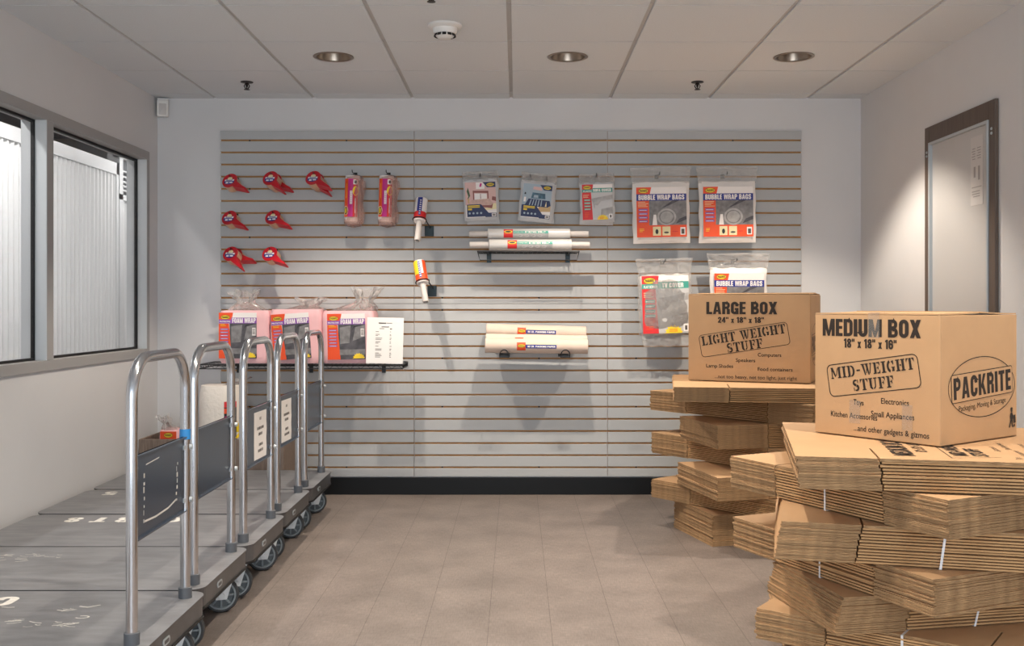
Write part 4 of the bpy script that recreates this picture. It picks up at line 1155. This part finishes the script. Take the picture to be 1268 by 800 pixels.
def bubble_art(w=.302, h=.302):
    ar = Art(); x0, x1, z0, z1 = -w/2, w/2, -h/2, h/2
    ar.rect(x0, z0, x1, z1, 'l_white', 1).rect(x0, z0, x0+.27*w, z1-.13*h, 'l_orange', 2).rect(x0, z0, x1, z0+.24*h, 'l_orange', 2)
    ar.poly([(x0, z1-.14*h), (x0+.27*w, z1-.14*h), (x0+.30*w, z1), (x0, z1)], 'l_orange', 2)
    oval(ar, x0+.14*w, z1-.07*h, .10*w, .05*h, 3)
    ar.rect(x0, z1-.27*h, x1, z1-.135*h, 'l_blue', 3); block(ar, 'BUBBLE WRAP BAGS', 0, z1-.203*h, .10*h, 'l_white', w*.92, 0, 4)
    ar.poly([(x0+.25*w, z0+.24*h), (x1, z0+.24*h), (x1, z1-.27*h), (x0+.25*w, z1-.27*h)], 'l_photo', 3)
    ar.ell(x0+.60*w, z0+.40*h, .19*w, .17*h, 'l_photo_light', 4).ell(x0+.60*w, z0+.40*h, .15*w, .135*h, 'l_photo', 5).ell(x0+.60*w, z0+.40*h, .13*w, .115*h, 'l_photo_light', 6)
    ar.poly([(x0+.47*w, z0+.56*h), (x0+.62*w, z0+.62*h), (x0+.86*w, z1-.27*h), (x0+.72*w, z1-.27*h), (x0+.62*w, z0+.66*h)], 'l_photo_dark', 7)
    ar.poly([(x0+.78*w, z0+.26*h), (x0+.85*w, z0+.36*h), (x1, z0+.42*h), (x1, z0+.35*h), (x0+.88*w, z0+.30*h)], 'l_photo_dark', 7)
    ar.poly([(x0+.31*w, z0+.24*h), (x0+.41*w, z0+.24*h), (x0+.39*w, z0+.45*h), (x0+.34*w, z0+.45*h)], 'l_white', 7)
    ar.lines(x0+.03*w, x0+.24*w, z0+.60*h, z0+.72*h, 4, 'l_cream', 4, .3)
    for k in range(4): ar.rect(x0+.04*w, z0+(.30+.075*k)*h, x0+.22*w, z0+(.345+.075*k)*h, 'l_purple', 4).rect(x0+.055*w, z0+(.312+.075*k)*h, x0+.20*w, z0+(.322+.075*k)*h, 'l_white', 5)
    ar.rect(x0+.32*w, z0+.03*h, x0+.48*w, z0+.21*h, 'l_cream', 4).rect(x0+.51*w, z0+.03*h, x0+.67*w, z0+.21*h, 'l_cream', 4).rect(x0+.87*w, z0+.04*h, x0+.97*w, z0+.19*h, 'l_white', 4).rect(x0+.89*w, z0+.06*h, x0+.95*w, z0+.16*h, 'ink_dark', 5)
    ar.ell(x0+.40*w, z0+.11*h, .03*w, .05*h, 'l_black', 5).ell(x0+.59*w, z0+.09*h, .05*w, .02*h, 'ink_dark', 5).lines(x0+.05*w, x0+.15*w, z0+.1*h, z0+.18*h, 3, 'l_yellow', 4).lines(x0+.71*w, x0+.83*w, z0+.09*h, z0+.13*h, 1, 'l_red', 4)
    return ar
def cover_art(w, h, small, title, red='l_red'):
    ar = Art(); x0, x1, z0, z1 = -w/2, w/2, -h/2, h/2
    ar.rect(x0, z0, x1, z1, 'l_white', 1).poly([(x0, z0), (x0+.34*w, z0), (x0+.29*w, z1-.2*h), (x0, z1-.2*h)], red, 3).poly([(x0, z1-.14*h), (x0+.34*w, z1-.14*h), (x0+.37*w, z1), (x0, z1)], red, 3)
    oval(ar, x0+.165*w, z1-.085*h, .13*w, .055*h, 4)
    ar.rect(x0, z1-.225*h, x1, z1-.105*h, 'l_teal', 2)
    ar.rect(x0, z1-.225*h, x0+.32*w, z1-.15*h, 'l_teal', 4)
    ar.text(small, x0+.185*w, z1-.19*h, .042*h, 'l_white', w=.29*w, bold=.03, l=5); block(ar, title, x0+.66*w, z1-.168*h, .078*h, 'l_white', .60*w if len(title) > 8 else .46*w, 0, 5)
    ar.poly([(x0+.34*w, z0), (x1, z0), (x1, z1-.225*h), (x0+.29*w, z1-.225*h)], 'board_white', 2)
    ar.poly([(x0+.40*w, z0+.3*h), (x0+.62*w, z0+.52*h), (x1, z0+.58*h), (x1, z0+.7*h), (x0+.3*w, z0+.6*h)], 'l_photo_light', 3).poly([(x0+.36*w, z0+.02*h), (x0+.42*w, z0+.42*h), (x0+.5*w, z0+.40*h), (x0+.46*w, z0+.02*h)], 'board_white', 4)
    ar.poly([(x0+.6*w, z0+.1*h), (x1, z0+.16*h), (x1, z0+.36*h), (x0+.62*w, z0+.3*h)], 'l_photo_light', 3)
    ar.burst(x0+.66*w, z0, .2*w, .15*h, 'l_yellow', 5).lines(x0+.56*w, x0+.76*w, z0+.02*h, z0+.08*h, 2, 'l_orange', 6, .4)
    ar.rect(x1-.13*w, z0+.03*h, x1-.02*w, z0+.16*h, 'l_white', 5).rect(x1-.1*w, z0+.05*h, x1-.05*w, z0+.13*h, 'ink_dark', 6)
    ar.lines(x0+.03*w, x0+.26*w, z0+.62*h, z0+.72*h, 3, 'l_cream', 4, .3)
    for k in range(4): ar.rect(x0+.06*w, z0+(.28+.085*k)*h, x0+.27*w, z0+(.33+.085*k)*h, 'l_teal', 4).rect(x0+.08*w, z0+(.294+.085*k)*h, x0+.25*w, z0+(.308+.085*k)*h, 'l_white', 5)
    ar.lines(x0+.07*w, x0+.26*w, z0+.06*h, z0+.22*h, 4, 'l_orange', 4, .4)
    return ar
def bed_art(w, h, blue):
    ar = Art(); x0, x1, z0, z1 = -w/2, w/2, -h/2, h/2
    def P(q, m, l): ar.poly([(x0+a*w, z0+b*h) for a, b in q], m, l)
    P([(0, 0), (1, 0), (1, 1), (0, 1)], 'l_white', 1)
    P([(0, .36), (1, .36), (1, 1), (0, 1)], 'l_blueroom' if blue else 'l_pinkroom', 2)
    if not blue:
        P([(.36, .8), (.64, .8), (.64, .99), (.36, .99)], 'l_white', 3); P([(.47, .86), (.53, .86), (.56, .95), (.5, .97)], 'l_magenta', 4)
        P([(.25, .44), (.29, .44), (.29, .70), (.72, .68), (.72, .46), (.76, .46), (.76, .74), (.25, .76)], 'l_bedhead', 3); P([(.3, .5), (.7, .5), (.7, .66), (.3, .68)], 'l_white', 4); P([(.49, .52), (.51, .52), (.51, .66), (.49, .66)], 'l_bedhead', 5)
        P([(.08, .36), (.2, .5), (.78, .52), (.9, .4), (.84, .28), (.5, .24), (.5, .36)], 'l_bed', 4); P([(.5, .30), (.86, .24), (.9, .40), (.84, .33), (.5, .34)], 'l_bedhead', 5); P([(.86, .48), (1, .44), (1, .56), (.88, .58)], 'l_bedhead', 3)
        P([(.06, .52), (.1, .6), (.05, .74), (.09, .86), (.13, .74), (.16, .62), (.11, .55)], 'l_green', 3); P([(.08, .4), (.12, .4), (.13, .54), (.07, .54)], 'l_tan', 3)
    else:
        P([(.34, .84), (.66, .82), (.64, .92), (.36, .93)], 'l_pinkroom', 3); P([(.3, .58), (.8, .58), (.78, .74), (.34, .75)], 'l_bedblue', 3); P([(.38, .6), (.55, .6), (.54, .68), (.4, .68)], 'l_blueroom', 4)
        P([(.1, .36), (.22, .56), (.95, .54), (1, .4), (.9, .34), (.5, .34)], 'l_navy', 4)
        for k in range(5): P([(.24+.1*k, .36), (.28+.1*k, .36), (.33+.09*k, .54), (.30+.09*k, .54)], 'l_blueroom', 5)
        P([(.8, .36), (.86, .36), (.84, .52)], 'l_cream', 6); P([(.05, .46), (.12, .46), (.13, .6), (.06, .6)], 'l_white', 4); P([(.06, .68), (.12, .68), (.11, .74), (.07, .74)], 'l_black', 3)
    P([(.56, .16), (1, .16), (1, .38), (.6, .38)], 'l_tan' if blue else 'l_cream', 2); P([(.62, .1), (1, .12), (1, .22), (.7, .2)], 'l_white', 3)
    P([(.04 if not blue else 0, .02), (.62, .02), (.64, 0), (1, 0), (1, .11), (.74, .12), (.5, .37), (.04 if not blue else 0, .37)], 'l_navy', 6)
    P([(.84, .015), (.98, .015), (.98, .1), (.84, .1)], 'l_white', 7); P([(.86, .03), (.96, .03), (.96, .085), (.86, .085)], 'ink_grey', 8)
    ar.lines(x0+.07*w, x0+.46*w, z0+.27*h, z0+.35*h, 2, 'l_yellow', 7, .6, False).rect(x0+.07*w, z0+.21*h, x0+.2*w, z0+.255*h, 'l_yellow', 7)
    for k in range(4): ar.ell(x0+(.12+.125*k)*w, z0+.12*h, .035*w, .03*h, 'l_blueroom', 7)
    P([(.58, .99), (1, .99), (1, .84), (.72, .84)], 'l_navy', 6); oval(ar, x0+.83*w, z0+.915*h, .13*w, .05*h, 7)
    return ar
Yp = 6.215
packet('mattress_cover', 'mattress cover packet picturing a pink bedroom, left of the three in the upper middle', 'packaging', 595.4, 247.5, Yp, .208, .255, .024, bed_art(.186, .215, False), -2.5, .045, .215, seed=1, mat='silver_pack')
o = packet('mattress_cover', 'mattress cover packet tucked behind the pink bedroom one, its lower edge showing', 'packaging', 597.6, 252.0, Yp+.035, .20, .255, .02, bed_art(.18, .205, False), -1.5, .04, .205, seed=21, mat='silver_pack')
packet('mattress_cover', 'mattress cover packet picturing a blue bedroom, hanging tilted in the upper middle', 'packaging', 664.3, 249.5, Yp, .205, .25, .024, bed_art(.176, .205, True), 5.5, .045, .212, seed=2, mat='silver_pack')
o = packet('mattress_cover', 'mattress cover packet tucked behind the tilted blue bedroom one', 'packaging', 666.5, 250.5, Yp+.035, .205, .25, .02, bed_art(.176, .205, True), 4, .04, .212, seed=22, mat='silver_pack')
packet('sofa_cover', 'clear packet labelled SOFA COVER with a red strip and teal band', 'packaging', 739.6, 250.5, Yp, .21, .245, .024, cover_art(.184, .215, 'PLASTIC', 'SOFA COVER'), -1.5, .05, .214, seed=3, mat='silver_pack')
packet('sofa_cover', 'packet tucked behind the SOFA COVER one, its lower edge showing', 'packaging', 739.0, 254.0, Yp+.035, .205, .245, .02, cover_art(.17, .2, 'PLASTIC', 'SOFA COVER'), 1, .05, .21, seed=23, mat='silver_pack')
GB = 'bubble wrap bag packets'
packet('bubble_bag_pack', 'BUBBLE WRAP BAGS packet, left of the two in the upper row', 'packaging', 818.4, 263.2, 6.19, .345, .375, .05, bubble_art(), -1, .085, .372, .0, seed=4, group=GB)
packet('bubble_bag_pack', 'BUBBLE WRAP BAGS packet, right of the two in the upper row', 'packaging', 900.6, 262.6, 6.19, .345, .375, .05, bubble_art(), -.6, .085, .372, .0, seed=5, group=GB)
packet('bubble_bag_pack', 'BUBBLE WRAP BAGS packet half hidden behind the LARGE BOX carton', 'packaging', 914.2, 369.5, 6.19, .345, .375, .05, bubble_art(), 0, .085, .384, .0, seed=6, group=GB)
packet('tv_cover', 'flat clear packet labelled TV COVER with a yellow burst, beside the LARGE BOX carton', 'packaging', 823.8, 377.0, 6.20, .30, .375, .03, cover_art(.283, .35, 'FLAT SCREEN', 'TV COVER'), -1.6, .09, .35, .07, seed=7)
for x, y, L_, what in ((594.6, 216.5, .13, 'pink bedroom mattress packet'), (656.8, 217.3, .13, 'left top corner of the blue bedroom mattress packet'), (677.0, 220.5, .13, 'right top corner of the blue bedroom mattress packet'), (738.6, 216.0, .13, 'SOFA COVER packet'), (816.2, 214.8, .15, 'left BUBBLE WRAP BAGS packet of the upper row'), (899.5, 214.6, .15, 'right BUBBLE WRAP BAGS packet of the upper row'), (823.3, 322.8, .14, 'TV COVER packet'), (912.0, 321.5, .14, 'half hidden BUBBLE WRAP BAGS packet')):
    c = px(x, y+1.5, 6.2); peg_hook(c.x, c.z, L_, 'black peg hook holding the '+what)

# ---- stretch wrap rolls on their wire rack
def lying_roll(name, label, cat, x0, x1, y, Y, R, mat, art, core=None, core_r=.016, rot=0, group=None):
    a = Vector(at(x0, y, Y)); b = Vector(at(x1, y, Y)); L = b.x-a.x
    t = thing(name, label, cat, ((a.x+b.x)/2, Y, a.z), (0, math.radians(rot), 0), group)
    RY = Matrix.Rotation(PI/2, 4, 'Y')
    m2 = MB(); h = L/2
    m2.lathe([(core_r, -h), (R-.003, -h), (R, -h+.003), (R, h-.003), (R-.003, h), (core_r, h)], mat, 32, RY); m2.build('roll', t)
    if core:
        ca, cb = core; c0 = at(ca, y, Y)[0]-t.location.x; c1 = at(cb, y, Y)[0]-t.location.x
        m2 = MB(); m2.lathe([(core_r-.004, c0), (core_r, c0), (core_r, c1), (core_r-.004, c1)], 'core_tube', 20, RY, closed=True); m2.build('core_tube', t)
    else:
        m2 = MB(); m2.lathe([(core_r, -h+.001), (core_r-.004, -h+.002), (core_r-.004, h-.002), (core_r, h-.001)], 'bin_brown', 16, RY); m2.build('core', t)
    art.build('label', t, fn=wrap(R, axis='x', a0=0))
    return t
def stretch_art(u0, txt, R):
    ar = Art(); h0, h1 = -.026, .030
    def band(x0, z0, x1, z1, m, l):
        n = 6
        for i in range(n): ar.rect(x0, z0+(z1-z0)*i/n, x1, z0+(z1-z0)*(i+1)/n, m, l)
    band(u0, h0, u0+.056, h1, 'l_red', 1); ar.ell(u0+.028, .012, .025, .009, 'l_yellow', 2); ar.ell(u0+.028, .012, .018, .005, 'l_black', 3); ar.rect(u0, -.002, u0+.056, .004, 'l_orange', 2)
    band(u0+.056, h0, u0+.27, .002, 'l_photo_light', 1)
    band(u0+.056, .002, u0+.27, .018, 'l_teal', 1); ar.text('EXTENDED CORE', u0+.09, .010, .005, 'l_white', w=.06, l=2); block(ar, txt, u0+.19, .010, .011, 'l_white', .125, 0, 2)
    for k in range(4): ar.ell(u0+.10+.04*k, -.012, .013, .009, 'board_white', 2)
    return ar
lying_roll('stretch_wrap', 'front long stretch wrap roll resting on the black wire rack', 'stretch wrap', 605.5, 708, 303.2, 6.125, .033, 'stretch_film', stretch_art(-.137, 'STRETCH WRAP', .033), (581.7, 730), .018, group='long stretch wrap rolls on the rack')
lying_roll('stretch_wrap', 'upper long stretch wrap roll behind and above the front one on the wire rack', 'stretch wrap', 604, 706, 289.8, 6.175, .033, 'stretch_film', stretch_art(-.153, 'STRETCH WRAP', .033), (581, 728.5), .018, group='long stretch wrap rolls on the rack')
t = thing('wire_rack', 'black wire rack holding two stretch wrap rolls in the middle of the slatted wall', 'rack', at(654.5, 311.2, 6.08))
def rk(x, y, Y): return tuple(Vector(at(x, y, Y))-t.location)
xA, xB = -.306, .304; zT = 0; yF, yB_ = -.005, SY-.006-6.08
m2 = MB()
for i in range(23):
    x = xA+(xB-xA)*i/22; m2.tube([(x, yF, zT), (x, yB_, zT)], .0015, 'black_wire', 6)
m2.build('wire_grid', t)
m2 = MB(); m2.tube([(xA, yF, zT), (xB, yF, zT), (xB, yB_, zT), (xA, yB_, zT)], .003, 'black_wire', 8, closed=True); m2.tube([(xA, yF+.12, zT), (xB, yF+.12, zT)], .0025, 'black_wire', 6)
m2.build('rim', t)
m2 = MB(); m2.tube([(xA+.002, yF, zT), (xA+.016, yF, -.053), (xB-.016, yF, -.053), (xB-.002, yF, zT)], .003, 'black_wire', 8); m2.build('front_rail', t)
for x in (-.242, .245):
    m2 = MB(); m2.box(x-.014, x+.014, SY-6.08-.007, SY-6.08-.0005, -.058, .004, 'bracket_green'); m2.prism([(0, 0), (.012, 0), (.012, .1), (0, .18)], -.002, .002, 'bracket_green', X=Matrix.Translation((x, SY-6.08-.004, -.004)) @ Matrix.Rotation(-PI/2, 4, 'Y') @ Matrix.Rotation(PI, 4, 'Z')); m2.build('bracket', t, bevel=.001)
# ---- paper rolls on two loop hooks
def paper_art(u0, full=True):
    ar = Art()
    def band(x0, z0, x1, z1, m, l, n=6):
        for i in range(n): ar.rect(x0, z0+(z1-z0)*i/n, x1, z0+(z1-z0)*(i+1)/n, m, l)
    band(u0, -.026, u0+.052, .024, 'l_orange', 1); ar.ell(u0+.027, .002, .024, .010, 'l_black', 2); ar.ell(u0+.027, .002, .021, .008, 'l_yellow', 3); ar.rect(u0+.012, .0, u0+.042, .004, 'l_black', 4)
    band(u0+.052, -.012, u0+.235, .010, 'l_blue', 1, 3); block(ar, '16 LB. PACKING PAPER', u0+.145, -.001, .011, 'l_white', .165, 0, 2)
    band(u0+.052, .012, u0+.235, .022, 'l_cream', 1, 2)
    return ar
GP = 'packing paper rolls on the loop hooks'
lying_roll('packing_paper', 'front packing paper roll resting on the two black loop hooks', 'packing paper', 600.8, 727.8, 428.6, 6.09, .0435, 'paper_roll', paper_art(-.117), None, .018, .6, GP)
lying_roll('packing_paper', 'middle packing paper roll, its top edge just showing between the other two', 'packing paper', 601.6, 726.8, 422.7, 6.177, .0418, 'paper_roll', paper_art(-.13), None, .018, 1.0, GP)
lying_roll('packing_paper', 'top packing paper roll, lying highest and nearest the slatted wall', 'packing paper', 602.2, 725.6, 410.6, 6.246, .0400, 'paper_roll', paper_art(-.115), None, .018, 1.6, GP)
for x, wh in ((624.3, 'left'), (700.0, 'right')):
    c = px(x, 437.5, 6.05)
    t = thing('loop_hook', f'{wh} black loop hook under the packing paper rolls', 'hook', (c.x, SY, .8775))
    y0 = -.286
    m2 = MB()
    for s in (-1, 1): m2.tube([(s*.026, -.004, -.004), (s*.026, y0+.02, -.004), (s*.026, y0+.006, .0)]+[(s*.026*math.cos(math.radians(q)), y0, .004+.030*math.sin(math.radians(q))) for q in (10, 30, 50, 70, 90)], .0034, 'black_wire', 8)
    m2.build('wire_loop', t)
    m2 = MB(); m2.box(-.032, .032, -.006, -.0005, -.02, .02, 'black_wire'); m2.build('back_plate', t, bevel=.001)
    m2 = MB(); m2.box(-.030, .030, y0+.002, y0+.012, -.013, .0, 'black_wire'); m2.build('tip_plate', t, bevel=.002)

# ================================================================ WIRE SHELF WITH FOAM WRAP
t = thing('wire_shelf', 'long black wire shelf on the left of the slatted wall carrying pink foam wrap', 'shelf', (-1.274, SY, .8275))
W2 = .599; D = .31; T2 = 0
m2 = MB()
for i in range(49): m2.tube([(-W2+2*W2*i/48, -.004, T2), (-W2+2*W2*i/48, -D, T2)], .0016, 'black_wire', 6)
m2.build('wire_grid', t)
m2 = MB()
for z in (T2-.002, T2-.026):
    m2.tube([(-W2, -.006, z), (-W2, -D, z), (W2, -D, z), (W2, -.006, z)], .0032, 'black_wire', 8, closed=True)
n = 40; pts = []
for i in range(n): pts.append((-W2+2*W2*i/(n-1), -D, T2-.002 if i % 2 == 0 else T2-.026))
m2.tube(pts, .0018, 'black_wire', 6)
pts = [(-W2, -.01-(D-.02)*i/12, T2-.002 if i % 2 == 0 else T2-.026) for i in range(13)]; m2.tube(pts, .0018, 'black_wire', 6); m2.tube([(-p[0], p[1], p[2]) for p in pts], .0018, 'black_wire', 6)
m2.build('rim', t)
for x in (-.45, .0, .45):
    m2 = MB(); m2.prism([(0, -.003), (.014, -.003), (.014, -.25), (0, -.25)][::-1], -.0025, .0025, 'black_wire', X=Matrix.Translation((x, 0, -.004)) @ Matrix.Rotation(PI/2, 4, 'Y')); m2.box(x-.012, x+.012, -.006, -.0005, -.07, .01, 'black_wire'); m2.build('bracket', t)
def foam_art(w=.225, h=.272):
    ar = Art(); x0, x1, z0, z1 = -w/2, w/2, -h/2, h/2
    ar.rect(x0, z0, x1, z1, 'l_white', 1).poly([(x0+.30*w, z0), (x1, z0), (x1, z1-.16*h), (x0+.28*w, z1-.16*h)], 'l_photo_dark', 2)
    ar.poly([(x0, z0), (x0+.34*w, z0), (x0+.27*w, z1-.24*h), (x0, z1-.24*h)], 'l_orange', 3).poly([(x0, z1-.16*h), (x0+.34*w, z1-.16*h), (x0+.38*w, z1), (x0, z1)], 'l_orange', 3)
    oval(ar, x0+.17*w, z1-.10*h, .12*w, .048*h, 4)
    ar.rect(x0, z1-.235*h, x1, z1-.15*h, 'l_purple', 4); ar.rect(x0+.33*w, z1-.15*h, x1, z1-.11*h, 'l_purple', 4); ar.text('PROTECTIVE', x0+.16*w, z1-.195*h, .03*h, 'l_white', w=.28*w, bold=.03, l=5)
    block(ar, 'FOAM WRAP', x0+.665*w, z1-.172*h, .105*h, 'l_white', .62*w, 0, 5)
    for k in range(6): ar.rect(x0+.04*w, z0+(.28+.068*k)*h, x0+.25*w, z0+(.315+.068*k)*h, 'l_purple', 5).rect(x0+.06*w, z0+(.292+.068*k)*h, x0+.23*w, z0+(.30+.068*k)*h, 'l_white', 6)
    ar.lines(x0+.04*w, x0+.25*w, z0+.70*h, z0+.76*h, 2, 'l_yellow', 5, .35)
    ar.poly([(x0+.33*w, z0+.34*h), (x0+.33*w, z1-.30*h), (x0+.62*w, z1-.26*h), (x0+.58*w, z0+.36*h)], 'l_photo', 3).poly([(x0+.66*w, z0+.40*h), (x0+.74*w, z1-.3*h), (x1, z1-.25*h), (x1, z0+.5*h)], 'l_photo', 3).poly([(x0+.62*w, z0+.6*h), (x0+.7*w, z0+.72*h), (x0+.95*w, z1-.24*h), (x0+.7*w, z1-.3*h)], 'l_black', 4)
    ar.rect(x0+.32*w, z0+.10*h, x1, z0+.22*h, 'l_photo', 3)
    ar.burst(x0+.82*w, z0+.02*h, .17*w, .12*h, 'l_yellow', 5).rect(x1-.12*w, z1-.5*h, x1-.03*w, z1-.33*h, 'l_white', 5).lines(x1-.11*w, x1-.04*w, z1-.48*h, z1-.35*h, 6, 'ink_dark', 6, .5, False)
    return ar
def soft_block(mb, w, d, h, mat, r=.05, seed=0):
    rs = random.Random(seed); ph = [rs.uniform(0, 6) for _ in range(4)]
    cs = rrect(-w/2, -d/2, w/2, d/2, r, 7); n = len(cs)
    P = []
    for i in range(13):
        v = i/12; e = min(1, min(v, 1-v)*7); k = 1-.07*(1-math.sqrt(max(0, 1-(1-e)**2)))
        P.append([(x*k*(1+.008*math.sin(4*v+ph[0]+x*20)), y*k*(1+.008*math.sin(6*v+ph[1]+y*15)), h*v) for x, y in cs])
    vs = [p for q in P for p in q]
    mb.add(vs, [(i*n+k, i*n+(k+1) % n, (i+1)*n+(k+1) % n, (i+1)*n+k) for i in range(12) for k in range(n)], mat, True)
    mb.add(P[0], [list(range(n))[::-1]], mat); mb.add(P[-1], [list(range(n))], mat)
def gather(mb, w, d, z, hgt, cx, lean, mat, seed):
    rs = random.Random(seed); ph = [rs.uniform(0, 6) for _ in range(8)]
    prof = [(1.0, 0), (.86, .10), (.58, .24), (.36, .40), (.30, .52), (.38, .66), (.50, .84), (.58, 1.0)]
    n = 30; vs = []
    for i, (k, zz) in enumerate(prof):
        for q in range(n):
            a = 2*PI*q/n; c = abs(math.cos(a))**.6*math.copysign(1, math.cos(a)); s = abs(math.sin(a))**.6*math.copysign(1, math.sin(a))
            rr = k*(1+(.28*math.sin(a*5+ph[0]+i*.6)+.2*math.sin(a*9+ph[1]))*min(1, i/2))
            f = min(1, i/3)
            vs.append((cx*f+lean*zz+c*w/2*rr, s*d/2*rr*(.9 if i < 4 else .7), z+zz*hgt+.012*math.sin(a*3+ph[2])*zz))
    mb.add(vs, [(i*n+q, i*n+(q+1) % n, (i+1)*n+(q+1) % n, (i+1)*n+q) for i in range(len(prof)-1) for q in range(n)], mat, True)
for (x0, x1, ytop, lx, ly, lr, gx_, gh, ln, lb) in (
    (271, 331.6, 385, 294.6, 415.5, 0, -.015, .13, -.01, 'leftmost bag of pink FOAM WRAP on the black wire shelf'),
    (334.2, 397, 383.5, 360.6, 416.5, -4, .055, .075, .02, 'middle bag of pink FOAM WRAP on the black wire shelf'),
    (399.2, 461.5, 385.5, 429.0, 416.8, -1, .055, .15, .05, 'rightmost bag of pink FOAM WRAP, beside the white price sheet')):
    Yf = 6.062; a = px(x0, 450, Yf); b = px(x1, ytop, Yf); w = b.x-a.x; d = .24
    hgt = b.z-.8275
    t = thing('foam_wrap', lb, 'foam wrap', ((a.x+b.x)/2, Yf+d/2, .830), group='foam wrap bags on the shelf')
    m2 = MB(); soft_block(m2, w*1.035, d, hgt, 'pink_foam', .032, int(x0)); m2.build('foam_roll', t)
    m2 = MB(); gather(m2, w*.92, d*.9, hgt-.012, gh, gx_, ln, 'clear_film', int(x1)); m2.build('plastic_top', t)
    ar = foam_art(); r = math.radians(lr); c = px(lx, ly, Yf-.004)-t.location
    ar.build('label', t, fn=lambda u, v, dd, c=c, r=r: (c.x+u*math.cos(r)+v*math.sin(r), -d/2-.007-dd, c.z-u*math.sin(r)+v*math.cos(r)))
# price sheet leaning at the right end
t = thing('price_sheet', 'white printed price sheet standing at the right end of the black wire shelf', 'sign', (-.783, 6.022, .8315), (math.radians(-4), math.radians(1.2), math.radians(2)))
m2 = MB(); m2.box(-.108, .108, -.0006, .0006, 0, .272, 'paper_white'); m2.build('paper', t)
ar = Art(); ar.rect(-.04, .235, .005, .242, 'ink_dark').rect(.008, .237, .04, .241, 'ink_grey').rect(-.022, .214, .022, .219, 'ink_dark').rect(-.034, .204, -.006, .208, 'ink_grey').rect(.028, .202, .04, .208, 'ink_dark')
rs = random.Random(4)
for z in (.186, .170, .163, .148, .140, .126, .118, .100, .084, .077, .060, .052, .044, .036):
    ar.rect(-.056, z, -.056+rs.uniform(.012, .042), z+.0035, 'ink_grey'); ar.rect(.028, z, .028+rs.uniform(.006, .012), z+.0035, 'ink_grey')
ar.build('printing', t, fn=lambda u, w, d: (u, -.0008-d, w))
m2 = MB(); m2.prism([(-.09, .001), (.09, .001), (.05, .07), (-.05, .07)], 0, .2, 'paper_white') if False else m2.add([(-.05, .001, .15), (.05, .001, .15), (.06, .085, .012), (-.06, .085, .012)], [(0, 1, 2, 3)], 'paper_white')
s_ = m2.build('easel_back', t); md = s_.modifiers.new('thickness', 'SOLIDIFY'); md.thickness = .0012

# ================================================================ BIN ON THE FLOOR BEHIND THE CARTS
t = thing('storage_bin', 'open brown bin on the floor in the left back corner behind the carts', 'bin', (-1.77, 6.09, 0))
X0, X1, Y0, Y1, Hb, th = -.42, .42, -.19, .19, .40, .012
m2 = MB(); m2.box(X0, X1, Y0, Y1, .001, .012, 'bin_brown'); m2.build('bottom', t)
for nm, a in (('front_panel', (X0, X1, Y0, Y0+th)), ('back_panel', (X0, X1, Y1-th, Y1)), ('end_panel', (X0, X0+th, Y0+th, Y1-th)), ('end_panel', (X1-th, X1, Y0+th, Y1-th))):
    m2 = MB(); m2.box(*a, .012, Hb, 'bin_brown'); m2.build(nm, t, bevel=.002)
t = thing('bubble_wrap_bag', 'bag with a white bubble wrap roll and yellow burst, standing in the brown bin', 'bubble wrap', (-1.755, 6.08, .012))
m2 = MB(); soft_block(m2, .255, .26, .69, 'white_wrap', .11, 3); m2.build('roll', t)
m2 = MB(); gather(m2, .2, .2, .675, .05, .06, .04, 'clear_film', 9); m2.build('plastic_top', t)
ar = Art(); fz0 = .26
ar.rect(.045, fz0+.03, .118, .60, 'l_black', 1, 4).rect(.045, .565, .118, .60, 'l_red', 2, 4).rect(.045, .53, .07, .56, 'l_orange', 2, 2).lines(.05, .08, fz0+.1, .52, 7, 'l_magenta', 2, .5)
ar.burst(.118, .40, .035, .085, 'l_yellow', 3); ar.burst(.118, .40, .03, -.02, 'l_yellow', 3)
def sb(u, w, d):
    r = .11; flat = .255/2-r
    if u <= flat: return (u, -.132-d, w)
    a = (u-flat)/r; return (flat+math.sin(a)*(r+.002+d), -.13+r-math.cos(a)*(r+.002+d), w)
ar.build('label', t, fn=sb)
t = thing('foam_wrap_bag', 'pink foam bag with an orange label, just peeking over the rim of the brown bin', 'foam wrap', (-2.05, 6.09, .012))
m2 = MB(); soft_block(m2, .125, .2, .425, 'pink_foam', .04, 5); m2.build('foam_roll', t)
m2 = MB(); gather(m2, .11, .18, .413, .09, -.02, -.04, 'clear_film', 12); m2.build('plastic_top', t)
ar = Art(); ar.rect(-.045, .26, .05, .422, 'l_orange', 1); oval(ar, .002, .400, .026, .015, 2)
ar.build('label', t, fn=lambda u, w, d: (u, -.103-d, w))
